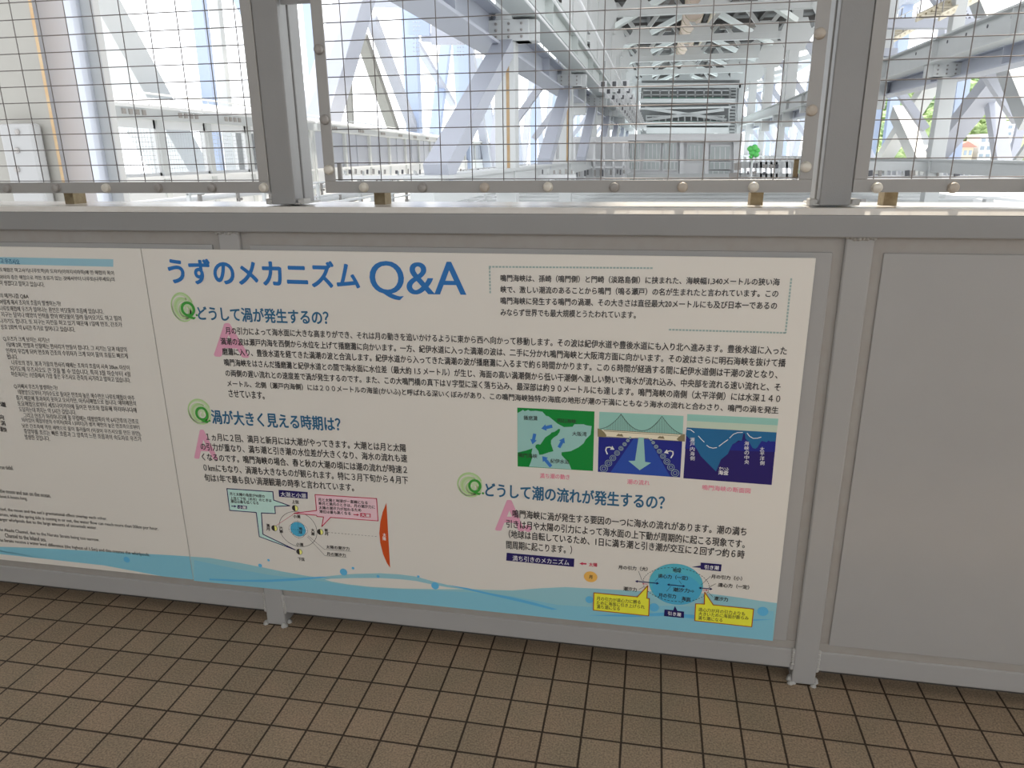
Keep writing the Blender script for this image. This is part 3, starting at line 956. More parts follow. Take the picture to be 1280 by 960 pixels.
for a, b in ((f(770, 232), f(812, 345)), (f(775, 455), f(835, 425)), (f(1115, 478), f(1170, 412)), (f(975, 355), f(1015, 320)), (g(85, 290), g(112, 332)), (g(345, 345), g(460, 240)), (g(445, 372), g(522, 328)), (g(435, 430), g(490, 488)), (g(105, 562), g(128, 532))):
    p.line([a, b], I_txt, 0.45, 8)
yl = Q((222, 497), (755, 548), (882, 410), (872, 565), (903, 568), (895, 780), (215, 710))
p.poly(yl, I_yel, 8)
p.line(yl, I_ora, 1.2, 9, True)
yr = G((283, 568), (388, 572), (393, 430), (495, 582), (978, 632), (955, 845), (273, 770))
p.poly(yr, I_yel, 8)
p.line(yr, I_ora, 1.2, 9, True)
for s, a, b in (('月の引力が遠心力に勝る', f(255, 564), f(795, 612)), ('ために海面に引き上げられ', f(255, 616), f(845, 672)), ('満ち潮になる', f(255, 665), f(540, 692)),
                ('遠心力が月の引力よりも', g(318, 634), g(875, 687)), ('大きいために海面が膨らみ', g(318, 684), g(918, 740)), ('満ち潮になる', g(313, 734), g(605, 764))):
    p.text(s, a, b, 4.9, I_txt, 10, 0.006)
p.poly(G((345, 75), (595, 97), (585, 180), (343, 155), (343, 138), (235, 128), (343, 112)), I_navy, 8)
p.text('引き潮', g(390, 125), g(560, 138), 5.0, I_wht, 10)
p.poly([(830.7, 761.3), (841.5, 762.4), (843.7, 757), (846.5, 763), (855, 764), (855, 772), (830, 769.6)], I_navy, 8)
p.text('引き潮', (835, 765.8), (851, 767.8), 4.6, I_wht, 10)
p.build('tide_diagram', board)

# --- left board
f = C2((0, 300), 4.364)
h = C2((0, 500), 4.364)
p = Print()
q4 = [f(-60, 92), f(618, 105), f(618, 146), f(-60, 130)]
p.poly(q4, I_bar, 1)
p.text('고 우즈시오', f(2, 112), f(108, 120), 6.5, I_head, 4)
p.build('header_bar', left)
para([('토해협은 마고사키(나루토쪽)와 도자키(아와지시마쪽)에 낀 해협의 폭이', 0, 163, 622, 182), ('미터의 좁은 해협으로 격한 조류가 있는 것에서부터 나루토(나루세토)의', 0, 203, 625, 216), ('이 생겼다고 말하고 있습니다.', 0, 233, 243, 243),
      ('의 메커니즘 Q&A', 0, 303, 157, 308), ('어떻게 해서 조차의 흐름이 발생하는가?', 0, 337, 332, 347), ('나루토해협에 우즈가 일어나는 원인은 바닷물의 흐름에 있습니다.', 0, 372, 565, 390),
      ('지구는 달이나 태양의 인력을 받아 바닷물이 밀려 들어오기도 하고 밀려', 8, 405, 662, 428), ('나가기도 합니다. 또 지구는 자전을 하고 있기 때문에 1일에 만조, 간조가', 0, 440, 667, 462), ('상호 2회씩 약 6시간 주기로 일어나고 있습니다.', 5, 473, 410, 488)], 6.4, f, left, bold=0.011)
para([('Q.우즈가 크게 보이는 시기는?', 18, 538, 270, 547), ('1달에 2회, 만월과 신월에는 한사리가 만들어 집니다. 그 시기는 달과 태양의', 38, 570, 692, 598), ('인력이 무겁게 되어 만조와 간조의 수위차가 크게 되어 물의 흐름도 빠르게', 35, 603, 697, 632), ('됩니다.', 40, 635, 97, 638),
      ('나루토의 경우, 봄과 가을의 한사리 때에는 조차의 흐름이 시속 20km 이상이', 65, 668, 707, 697), ('되기도해 우즈시오도 큰 것을 볼 수 있습니다. 특히 3월 하순부터 4월', 57, 700, 712, 732), ('하순까지는 1년중에서 가장 좋은 우즈시오 관측의 시기라고 말하고 있습니다.', 62, 730, 713, 765)], 6.4, f, left, bold=0.011)
para([('Q.어째서 우즈가 발생하는가?', 77, 797, 315, 807), ('태평양으로부터 기이수도로 들어온 만조의 높은 해수면은 나루토해협이 아주', 100, 828, 735, 862), ('좁기 때문에 통과하지 못하고 오사카만, 아카시해협으로 돕니다. 에히메현의', 90, 860, 742, 892), ('토요해협으로부터 세토나이카이에 들어온 만조와 합류해 하리마나다에', 97, 890, 745, 928),
      ('도달하는데 까지는 약 5시간 걸립니다.', 105, 922, 415, 940), ('그리고 만조가 하리마나다에 올 무렵에는 태평양쪽이 약 6시간후의 간조로', 130, 955, 757, 990), ('되어있어 해협부분의 수위차(최대 1.5미터)가 생겨 해면의 높은 만조측으로부터', 120, 982, 762, 1023), ('낮은 간조측에 격한 세력으로 물이 흘러들어 (이것이 우즈시오를 만든 원인),', 122, 1013, 770, 1057),
      ('중앙부를 흐르는 빠른 흐름과 그 양측의 느린 흐름과의 속도차로 우즈가', 132, 1042, 772, 1086), ('발생한 것입니다.', 137, 1073, 272, 1083)], 6.4, f, left, bold=0.011)
para([('rse tidal.', 0, 365, 73, 370), ('the moon and sun on the ocean.', 0, 494, 277, 521), ('bout 6 hours long.', 0, 526, 150, 540), ('riod, the moon and the sun\'s gravitational effect overlap each other.', 0, 595, 585, 649),
      ('aruto, while the spring tide is coming in or out, the water flow can reach more than 20km per hour.', 0, 625, 865, 704), ('arger whirlpools due to the large amounts of snowmelt water.', 0, 652, 530, 699), ('he Akashi Channel, due to the Naruto Straits being too narrow.', 0, 708, 543, 765),
      ('Channel to the Inland sea.', 28, 737, 253, 761), ('he Straits receive a water level difference (the highest of 1.5m) and this creates the whirlpools.', 0, 765, 818, 846)], 5.2, h, left, bold=0.008)
para([('道', 0, 20, 34, 26), ('向', 0, 91, 22, 94), ('涡', 6, 124, 30, 127), ('最快', 2, 157, 38, 163)], 6, h, left)

# ------------------------------------------------------------------ the bridge outside
M_sea = mat('pale_sea', (0.50, 0.58, 0.62), 0.25, noise=0.2, nscale=0.05)
M_leaf = mat('pale_foliage', (0.44, 0.54, 0.27), 0.8, noise=0.6, nscale=0.9, tint=(0.20, 0.30, 0.13))
M_leaf2 = mat('deep_foliage', (0.33, 0.45, 0.26), 0.8, noise=0.6, nscale=0.9, tint=(0.14, 0.22, 0.11))
M_bark = mat('bark', (0.22, 0.17, 0.12), 0.9)
M_hill = mat('hill_scrub', (0.36, 0.44, 0.25), 0.9, noise=0.6, nscale=0.2)
M_tan = mat('tan_render', (0.66, 0.56, 0.42), 0.8)
M_roof = mat('red_roof_tile', (0.45, 0.24, 0.19), 0.8)
M_win = mat('house_window', (0.30, 0.36, 0.42), 0.2)
M_cloth = mat('bright_green_cover', (0.13, 0.60, 0.14), 0.7, noise=0.3, nscale=6)

struct(MB().box(-900, 900, 12, 1500, -40.5, -40).build('sea', M_sea))


def member(name, parent, a, b, xr, wpx, m, flat=0.75, bevel=0.02):
    """box member lying in a lengthwise truss plane, wpx its width in the view"""
    p0, p1 = atX(a[0], a[1], xr), atX(b[0], b[1], xr)
    dm = ((p0 + p1) / 2).y - CAM.y
    t = wpx / FPX * dm * 0.8
    return MB().beam(p0, p1, t, t * flat, (1, 0, 0)).build(name, m, parent)


def front(name, parent, a, b, d, hpx, m, depth=0.4):
    p0, p1 = at(a[0], a[1], d), at(b[0], b[1], d)
    return MB().beam(p0, p1, depth, hpx / FPX * d, (0, 1, 0)).build(name, m, parent)


# --- large weathered column close by on the left
e = empty('bridge_column', at(70, 230, 5.0) * 1.0, 'broad pale column with a rust-edged beige face, at the far left behind the screen', 'column')
zlo, zhi = -1.5, 4.6


def vstrip(pts, y_ref=100):
    out = []
    for x, d in pts:
        q = at(x, y_ref, d)
        out.append(Vector((q.x, q.y, 0)))
    return out


def extrude_z(pts, thick, name, m, parent, bevel=0):
    q = MB()
    pl = [Vector((p.x, p.y, zlo)) for p in pts]
    q.prism(pl, (0, 0, zhi - zlo))
    return q.build(name, m, parent, bevel)


extrude_z(vstrip([(-260, 4.55), (56, 4.55), (57, 4.85), (-260, 4.85)]), 0, 'beige_face', M_beige, e)
extrude_z(vstrip([(53.5, 4.545), (57.5, 4.545), (57.5, 4.86), (53.5, 4.86)]), 0, 'rust_edge', M_rust, e)
extrude_z(vstrip([(50, 4.9), (96, 4.92), (104, 4.98), (111, 5.06), (116, 5.16), (116, 5.7), (50, 5.7)]), 0, 'white_face', mat('column_paint', (0.66, 0.69, 0.76), 0.5, noise=0.1, nscale=2), e)
extrude_z(vstrip([(115, 5.15), (131, 5.12), (131, 5.04), (138.5, 5.04), (138.5, 5.7), (112, 5.7)]), 0, 'grey_flange', M_steel, e)
e2 = empty('bolted_cover', at(28, 230, 4.2), 'small pale bolted cover box at the lower left corner of the column', 'cover')
q = MB()
c0, c1 = at(14, 240, 4.45), at(38, 154, 4.45)
q.box(c0.x, c1.x, c0.y, c0.y + 0.09, c0.z - 0.6, c1.z)
q.build('cover', mat('cover_paint', (0.33, 0.33, 0.325), 0.5), e2, bevel=0.02)
q = MB()
for y in (165, 188, 212):
    q.lathe(at(22, y, 4.449), (0, -1, 0), [(0.018, 0), (0.018, 0.01), (0.0, 0.014)], 8)
q.build('bolt_row', M_boltd, e2)

# --- covered walkway running along the bridge on the left
def walkway(name_label, A, Bp, bays, solid, lab):
    """A, Bp: (xr, d) of both ends of its near side"""
    e = empty('covered_walkway', rel(A[0], A[1], -1.4), lab, 'walkway', 'covered walkway on the left')
    a, b = Vector((A[0], A[1], 0)), Vector((Bp[0], Bp[1], 0))
    dr = (b - a).normalized()
    out = Vector((-dr.y, dr.x, 0))                 # away from the middle of the bridge
    if out.x > 0:
        out = -out
    W = lambda s, o, z: CAM + a + dr * s + out * o + Vector((0, 0, z))
    L = (b - a).length

    def slab(q, s0, s1, o0, o1, z0, z1, zz0=None, zz1=None):
        z2 = z0 if zz0 is None else zz0
        z3 = z1 if zz1 is None else zz1
        q.hexa([W(s0, o0, z0), W(s1, o0, z0), W(s1, o1, z2), W(s0, o1, z2), W(s0, o0, z1), W(s1, o0, z1), W(s1, o1, z3), W(s0, o1, z3)])
    q = MB()
    slab(q, 0, L, -0.25, 2.7, 0.98, 1.04, 1.44, 1.5)
    s = 0.6
    while s < L:
        slab(q, s, s + 0.05, -0.25, 2.7, 1.04, 1.07, 1.5, 1.53)
        s += 0.62
    q.build('roof', M_white, e)
    q = MB()
    slab(q, 0, L, -0.22, -0.02, 0.77, 0.98)
    q.build('fascia', M_steel, e)
    for k in range(bays):
        s = (k + 0.5) * L / bays
        for j in range(4):
            q = MB()
            slab(q, s - 0.4 + j * 0.2, s - 0.3 + j * 0.2, -0.25, -0.215, 0.84, 0.94)
            q.build('fascia_vent', M_boltd, e)
    q = MB()
    q.tube(W(0, 2.6, 1.62), W(L, 2.6, 1.62), 0.025, 6)
    s = 0.5
    while s < L:
        q.tube(W(s, 2.6, 1.48), W(s, 2.6, 1.62), 0.015, 5)
        s += 1.6
    q.build('ridge_rail', M_steel, e)
    q = MB()
    slab(q, 0, L, -0.06, 0.06, -1.4, -0.42)
    slab(q, 0, L, -0.12, 0.1, -0.42, -0.36)
    q.build('sill_wall', M_white, e)
    for k in range(bays + 1):
        s = k * L / bays
        q = MB()
        slab(q, s - 0.09, s + 0.09, -0.1, 0.1, -1.4, 0.8)
        q.build('post', M_steel, e)
        if k < bays:
            s1 = (k + 1) * L / bays
            if solid:
                q = MB()
                slab(q, s + 0.09, s1 - 0.09, 0.0, 0.04, -0.36, 0.78)
                slab(q, (s + s1) / 2 - 0.02, (s + s1) / 2 + 0.02, -0.03, 0.04, -0.36, 0.78)
                q.build('panel', M_lav, e)
            else:
                q = MB()
                for (p0, p1, p2, p3) in ((s + 0.09, s + 0.15, -0.36, 0.77), (s1 - 0.15, s1 - 0.09, -0.36, 0.77), (s + 0.09, s1 - 0.09, 0.6, 0.77), (s + 0.09, s1 - 0.09, -0.36, -0.3)):
                    slab(q, p0, p1, -0.04, 0.04, p2, p3)
                q.build('window_frame', M_white, e)
                q = MB()
                n = 16
                for i in range(1, n):
                    t = s + 0.15 + (s1 - s - 0.3) * i / n
                    q.tube(W(t, 0, -0.3), W(t, 0, 0.6), 0.0042, 3, caps=False)
                for i in range(1, 10):
                    z = -0.3 + 0.9 * i / 10
                    q.tube(W(s + 0.15, 0.01, z), W(s1 - 0.15, 0.01, z), 0.0042, 3, caps=False)
                q.build('window_mesh', M_steel, e)
    if solid:
        q = MB()
        slab(q, 0, L, 2.4, 2.5, -1.4, 1.4)
        q.build('far_wall', M_white, e)
    q = MB()
    slab(q, 0, L, -0.05, 2.6, -1.55, -1.4)
    q.build('walkway_floor', M_steel, e)


walkway('', (-10.5, 9.4), (-10.5, 22.1), 7, False, 'near length of the white roofed walkway with meshed windows, left of the middle screen')
walkway('', (-10.55, 22.4), (-13.2, 45.8), 7, True, 'second length of the white walkway with closed pale panels, seen through the middle screen')
walkway('', (-13.3, 46.1), (-15.0, 72), 6, True, 'far end of the white roofed walkway, reaching towards the first hanger post')

# pipes with clamps along the sill of the walkway
for (x, z, r, lab) in ((-8.6, -0.74, 0.06, 'upper pale pipe with clamps below the left walkway'), (-8.1, -1.0, 0.075, 'lower pale pipe with clamps below the left walkway')):
    e = empty('pipe_run', rel(x, 9, z), lab, 'pipe', 'pipes below the walkway')
    MB().tube(rel(x, 9, z), rel(x, 70, z), r, 8).build('pipe', M_white, e)
    d = 13.0
    while d < 44:
        q = MB()
        for dz in (-0.09, 0.09):
            q.tube(rel(x + 0.09, d, z + dz), rel(x + 0.09, d + 0.16, z + dz), 0.028, 6)
        q.box(CAM.x + x + 0.06, CAM.x + x + 0.09, CAM.y + d, CAM.y + d + 0.1, CAM.z - 1.6, CAM.z + z + 0.13)
        q.build('clamp', M_boltd, e)
        d += 1.35
# sloping hand rails on top of the pipe rack
for (x, z, lab) in ((-7.4, -0.55, 'pale handrail beside the clamped pipes on the left'), (-5.2, -0.72, 'second pale handrail further in from the clamped pipes')):
    e = empty('handrail', rel(x, 9, z - 0.8), lab, 'railing', 'handrails on the lower deck')
    q = MB()
    for dz in (0, -0.3, -0.6):
        q.tube(rel(x, 11, z + dz), rel(x, 60, z + dz), 0.022, 6)
    q.build('rail', M_white, e)
    d = 11.0
    while d < 60:
        MB().box(CAM.x + x - 0.03, CAM.x + x + 0.03, CAM.y + d, CAM.y + d + 0.05, CAM.z - 1.55, CAM.z + z).build('baluster', M_steel, e)
        d += 2.4

# --- side truss, left
tl = empty('side_truss', rel(-14, 20, -3), 'left side truss of the bridge, big pale diagonals and uprights against the sky', 'bridge truss', 'side trusses of the bridge')
XL = -14.0
for nm, a, b, w, m, xr in (
        ('diagonal', (448, -14), (374, 232), 50, M_lav, XL - 1), ('diagonal', (464, 22), (528, 190), 14, M_lav, XL - 2), ('diagonal', (452, 46), (505, 200), 15, M_beige, XL - 2.6),
        ('upright', (511, -8), (520, 205), 21, M_blue, XL - 2), ('upright', (575, 46), (584, 205), 20, M_blue, XL - 2.5), ('diagonal', (558, 52), (540, 200), 15, M_blue, XL - 2.4),
        ('diagonal', (521, 55), (566, 130), 9, M_lav, XL - 2.2), ('upright', (247, -12), (276, 245), 19, M_blue, XL), ('upright', (267, -12), (294, 245), 16, M_steel, XL - 0.4),
        ('diagonal', (97, -12), (238, 232), 74, M_steel, XL - 1.5), ('diagonal', (296, -14), (345, 85), 20, M_blue, XL - 1), ('upright', (434, 60), (441, 200), 8, M_beige, XL - 3),
        ('upright', (385, -10), (405, 220), 16, M_blue, XL - 3), ('diagonal', (596, 70), (622, 200), 12, M_lav, XL - 3)):
    member(nm, tl, a, b, xr, w, m)
front('cross_beam', tl, (462, 3), (600, 5), 43, 10, M_lav)
front('cross_beam', tl, (528, 47), (622, 52), 43, 9, M_lav)
front('gusset_plate', tl, (524, 20), (524, 44), 42.5, 26, M_blue, 0.2)
front('gusset_plate', tl, (560, 32), (560, 56), 42.5, 40, M_lav, 0.2)
q = MB()
for x0 in (517, 572):
    for k in range(9):
        for j in range(3):
            c = at(x0 + j * 3.4, 28 + k * 5.2, 41.8)
            q.lathe(c, (0, -1, 0), [(0.04, 0), (0.03, 0.05), (0, 0.06)], 5)
q.build('rivet_rows', M_lav, tl)
# further bays of the same truss
for k in range(6):
    d0 = 56 + k * 16
    MB().beam(rel(XL, d0, -2), rel(XL, d0, 10), 0.7, 0.7, (1, 0, 0)).build('upright', M_blue, tl)
    MB().beam(rel(XL, d0, 10), rel(XL, d0 + 8, -2), 0.6, 0.6, (1, 0, 0)).build('diagonal', M_lav, tl)
    MB().beam(rel(XL, d0 + 8, -2), rel(XL, d0 + 16, 10), 0.6, 0.6, (1, 0, 0)).build('diagonal', M_lav, tl)
MB().beam(rel(XL, 18, 10.3), rel(XL, 160, 10.3), 0.9, 0.9, (1, 0, 0)).build('top_chord', M_lav, tl)
MB().beam(rel(XL - 1, 18, -2.2), rel(XL - 1, 160, -2.2), 0.9, 0.9, (1, 0, 0)).build('bottom_chord', M_lav, tl)

# --- side truss, right
tr = empty('side_truss', rel(14, 20, -3), 'right side truss of the bridge, pale uprights and crossing diagonals before the wooded hill', 'bridge truss', 'side trusses of the bridge')
XR = 14.0
for nm, a, b, w, m, xr in (
        ('diagonal', (1226, -14), (1296, 152), 31, M_steel, XR - 2), ('diagonal', (1266, 74), (1160, 206), 26, M_lav, XR), ('upright', (1207, 70), (1189, 215), 16, M_blue, XR + 1),
        ('diagonal', (1236, 92), (1255, 215), 18, M_lav, XR + 0.5), ('upright', (1101, 95), (1084, 215), 13, M_blue, XR + 2), ('diagonal', (1172, 92), (1096, 212), 19, M_steel, XR + 0.4),
        ('diagonal', (1126, 140), (1162, 216), 26, M_steel, XR - 0.5), ('diagonal', (1284, 122), (1262, 215), 10, M_lav, XR + 2), ('diagonal', (1296, 165), (1262, 214), 8, M_steel, XR - 3),
        ('diagonal', (1098, 34), (1134, -10), 9, M_lav, XR + 2), ('upright', (1198, 0), (1192, 60), 34, M_lav, XR + 3), ('upright', (1098, 62), (1094, 96), 30, M_lav, XR + 3), ('diagonal', (1066, 150), (1096, 215), 10, M_lav, XR + 1)):
    member(nm, tr, a, b, xr, w, m)
front('cross_beam', tr, (1080, 30), (1236, 30), 30, 9, M_lav)
front('cross_beam', tr, (1080, 66), (1120, 66), 30, 8, M_lav)
q = MB()
for k in range(7):
    for j in range(4):
        q.lathe(at(1188 + j * 5 + k * 2.2, 6 + k * 4.2, 33), (0, -1, 0), [(0.05, 0), (0.03, 0.06), (0, 0.07)], 5)
q.build('rivet_rows', M_dark, tr)
for k in range(1, 7):
    d0 = 46 + k * 16
    MB().beam(rel(XR + 3, d0, -2), rel(XR + 3, d0, 10), 0.7, 0.7, (1, 0, 0)).build('upright', M_blue, tr)
    MB().beam(rel(XR + 3, d0, 10), rel(XR + 3, d0 + 8, -2), 0.6, 0.6, (1, 0, 0)).build('diagonal', M_lav, tr)
    MB().beam(rel(XR + 3, d0 + 8, -2), rel(XR + 3, d0 + 16, 10), 0.6, 0.6, (1, 0, 0)).build('diagonal', M_lav, tr)
MB().beam(rel(XR + 3, 34, 10.3), rel(XR + 3, 160, 10.3), 0.9, 0.9, (1, 0, 0)).build('top_chord', M_lav, tr)
MB().beam(rel(XR + 1, 24, -1.2), rel(XR + 3, 160, -1.6), 0.8, 0.8, (1, 0, 0)).build('bottom_chord', M_lav, tr)

# --- rows of hanger posts with bolted brackets
ORD = ['first', 'second', 'third', 'fourth', 'fifth', 'sixth', 'seventh', 'eighth', 'ninth', 'tenth']


def hanger(xr, d, s, lab, rust):
    e = empty('hanger_post', rel(xr, d, -2.2), lab, 'post', 'hanger posts with bolted brackets, ' + ('left row' if s < 0 else 'right row'))
    w = 0.40
    MB().box(CAM.x + xr - w / 2, CAM.x + xr + w / 2, CAM.y + d, CAM.y + d + 0.4, CAM.z - 2.4, CAM.z + 2.02).build('lower_shaft', M_steel, e, bevel=0.015)
    MB().box(CAM.x + xr - 0.16, CAM.x + xr + 0.16, CAM.y + d, CAM.y + d + 0.4, CAM.z + 2.38, CAM.z + 6.9).build('upper_shaft', M_steel, e, bevel=0.015)
    q = MB()
    i = -s                                            # towards the middle of the bridge
    q.box(CAM.x + xr - 0.48, CAM.x + xr + 0.48, CAM.y + d - 0.06, CAM.y + d + 0.46, CAM.z + 2.02, CAM.z + 2.38)
    q.box(CAM.x + min(xr + i * 0.2, xr + i * 0.62), CAM.x + max(xr + i * 0.2, xr + i * 0.62), CAM.y + d, CAM.y + d + 0.4, CAM.z + 2.02, CAM.z + 2.38)
    q.build('bracket', M_steel, e, bevel=0.01)
    if d < 50:
        for k in range(3):
            for j in range(4):
                q = MB()
                q.lathe((CAM.x + xr - 0.38 + j * 0.24, CAM.y + d - 0.06, CAM.z + 2.09 + k * 0.11), (0, -1, 0), [(0.026, 0), (0.022, 0.03), (0, 0.035)], 7)
                q.build('bracket_bolt', M_boltd, e)
    if rust:
        MB().box(CAM.x + xr + 0.03, CAM.x + xr + 0.09, CAM.y + d - 0.004, CAM.y + d, CAM.z - 0.2 - 0.2 * rust, CAM.z + 2.02).build('rust_streak', M_rust, e)
    q = MB()
    q.box(CAM.x + xr - 0.3, CAM.x + xr + 0.3, CAM.y + d + 0.02, CAM.y + d + 0.3, CAM.z + 6.3, CAM.z + 6.9)
    q.build('top_plate', M_steel, e)
    if s > 0:
        return
    dg = MB()
    dg.beam(rel(xr, d + 0.2, 2.0), rel(xr, d - 4.8, -0.25), 0.34, 0.3, (1, 0, 0))
    dg.build('brace', M_lav, e)


for k in range(7):
    hanger(-2.9, 14.7 + 10 * k, -1, ORD[k] + ' hanger post of the left row counted from the screen' + (', with a rust streak' if k < 2 else ''), 1.0 if k == 0 else 0.6 if k == 1 else 0)
for k in range(7):
    hanger(8.2, 24.7 + 10 * k, 1, ORD[k] + ' hanger post of the right row counted from the screen', 0)

for xr, lab in ((-2.9, 'low pale beam joining the feet of the left hanger posts'), (8.2, 'low pale beam joining the feet of the right hanger posts')):
    e = empty('lengthwise_beam', rel(xr, 9, -0.5), lab, 'beam', 'lengthwise beams under the road deck')
    MB().box(CAM.x + xr - 0.16, CAM.x + xr + 0.16, CAM.y + 9.2, CAM.y + 82, CAM.z - 0.62, CAM.z - 0.3).build('web', M_steel, e)
    MB().box(CAM.x + xr - 0.24, CAM.x + xr + 0.24, CAM.y + 9.2, CAM.y + 82, CAM.z - 0.3, CAM.z - 0.25).build('upper_flange', M_steel, e)

# runway beams and lengthwise beams carried by the posts
def lbeam(name, lab, xr, z, w, h, d0, d1, m, flange=True, holes=False):
    e = empty(name, rel(xr, d0, z), lab, 'beam', 'lengthwise beams under the road deck')
    q = MB()
    q.box(CAM.x + xr - w * 0.12, CAM.x + xr + w * 0.12, CAM.y + d0, CAM.y + d1, CAM.z + z - h / 2, CAM.z + z + h / 2)
    q.build('web', m, e)
    q = MB()
    q.box(CAM.x + xr - w / 2, CAM.x + xr + w / 2, CAM.y + d0, CAM.y + d1, CAM.z + z - h / 2 - 0.05, CAM.z + z - h / 2)
    q.build('lower_flange', m, e)
    q = MB()
    q.box(CAM.x + xr - w / 2, CAM.x + xr + w / 2, CAM.y + d0, CAM.y + d1, CAM.z + z + h / 2, CAM.z + z + h / 2 + 0.05)
    q.build('upper_flange', m, e)
    q = MB()
    d = d0 + 1.5
    while d < min(d1, 50):
        q.box(CAM.x + xr - w * 0.42, CAM.x + xr + w * 0.42, CAM.y + d, CAM.y + d + 0.06, CAM.z + z - h / 2, CAM.z + z + h / 2)
        d += 5
    q.build('stiffeners', m, e)
    if holes:
        for k in range(9):
            q = MB()
            q.lathe((CAM.x + xr - w * 0.12, CAM.y + d0 + 3 + k * 1.3, CAM.z + z + h * 0.28), (-1, 0, 0), [(0.045, 0.0), (0.045, 0.012), (0, 0.012)], 8)
            q.build('bolt_hole', M_dark, e)


lbeam('runway_beam', 'green-grey runway beam along the tops of the left brackets', -2.45, 2.75, 0.55, 0.55, 5, 82, M_green)
lbeam('runway_beam', 'pale runway beam climbing across the right screen on the right brackets', 7.75, 2.68, 0.5, 0.55, 13, 82, M_steel, holes=True)
lbeam('lengthwise_beam', 'lavender-grey beam joining the left brackets one to the next', -3.25, 2.25, 0.62, 0.5, 5, 82, M_lav)
lbeam('lengthwise_beam', 'pale beam joining the right brackets one to the next', 8.5, 2.2, 0.6, 0.4, 20, 82, M_lav)
for (x, z, lab) in ((-1.84, 2.0, 'outermost of three thin white pipes slanting down to the middle'), (-1.47, 2.0, 'middle one of three thin white pipes slanting down to the middle'), (-1.13, 2.0, 'innermost of three thin white pipes slanting down to the middle')):
    e = empty('thin_pipe', rel(x, 6, z), lab, 'pipe', 'three thin white pipes')
    MB().tube(rel(x, 6, z), rel(x, 80, z), 0.020, 6).build('pipe', M_white, e)
    for d in (26, 29, 32, 34, 37, 40, 43, 46, 49, 52, 55, 58, 62, 66, 70):
        q = MB()
        q.box(CAM.x + x - 0.13, CAM.x + x + 0.13, CAM.y + d, CAM.y + d + 0.08, CAM.z + z - 0.05, CAM.z + z + 0.28)
        q.box(CAM.x + x - 0.06, CAM.x + x + 0.06, CAM.y + d - 0.01, CAM.y + d, CAM.z + z - 0.07, CAM.z + z + 0.07)
        q.build('pipe_hanger', M_white, e)
    q = MB()
    for d in (26, 29, 32, 34, 37, 40, 43, 46, 49, 52, 55, 58, 62):
        q.box(CAM.x + x - 0.06, CAM.x + x + 0.06, CAM.y + d - 0.02, CAM.y + d - 0.012, CAM.z + z + 0.1, CAM.z + z + 0.25)
    q.build('hanger_slot', M_dark, e)

# catwalk steps climbing beside the beams
def steps(lab, A, Bq, d, n, wpx, m=M_tread, rail=True):
    e = empty('catwalk_stair', at(A[0], A[1], d), lab, 'stair', 'cream catwalk stairs')
    for k in range(n):
        t = (k + 0.5) / n
        x, y = A[0] + (Bq[0] - A[0]) * t, A[1] + (Bq[1] - A[1]) * t
        c = at(x, y, d + 2.0 * t)
        w = wpx / FPX * d
        MB().box(c.x - w / 2, c.x + w / 2, c.y - 0.14, c.y + 0.14, c.z - 0.03, c.z + 0.02).build('tread', m, e)
    sgn = 1
    p0, p1 = at(A[0], A[1], d), at(Bq[0], Bq[1], d + 2)
    w = Vector((wpx / FPX * d / 2, 0, 0))
    for s in (-1, 1):
        MB().beam(p0 + w * s, p1 + w * s, 0.05, 0.2, (1, 0, 0)).build('stringer', m, e)
        if rail:
            MB().tube(p0 + w * s + Vector((0, 0, 0.75)), p1 + w * s + Vector((0, 0, 0.75)), 0.02, 6).build('rail', M_steel, e)
            for t in (0.05, 0.5, 0.95):
                q = p0 + (p1 - p0) * t + w * s
                MB().tube(q, q + Vector((0, 0, 0.75)), 0.018, 6).build('rail_post', M_boltd, e)


steps('cream catwalk stair high in the middle screen, left of the rusty post', (622, 34), (578, 2), 15.5, 7, 26)
steps('short cream stair behind the second left hanger post', (690, 86), (664, 66), 25, 5, 18)
steps('small far cream stair beside the third left hanger post', (716, 113), (700, 96), 36, 4, 12)
steps('cream catwalk stair at the top of the right screen', (1160, 22), (1216, -6), 24, 8, 22)
steps('lower cream stair beside the right post', (1100, 54), (1136, 34), 33, 6, 16)

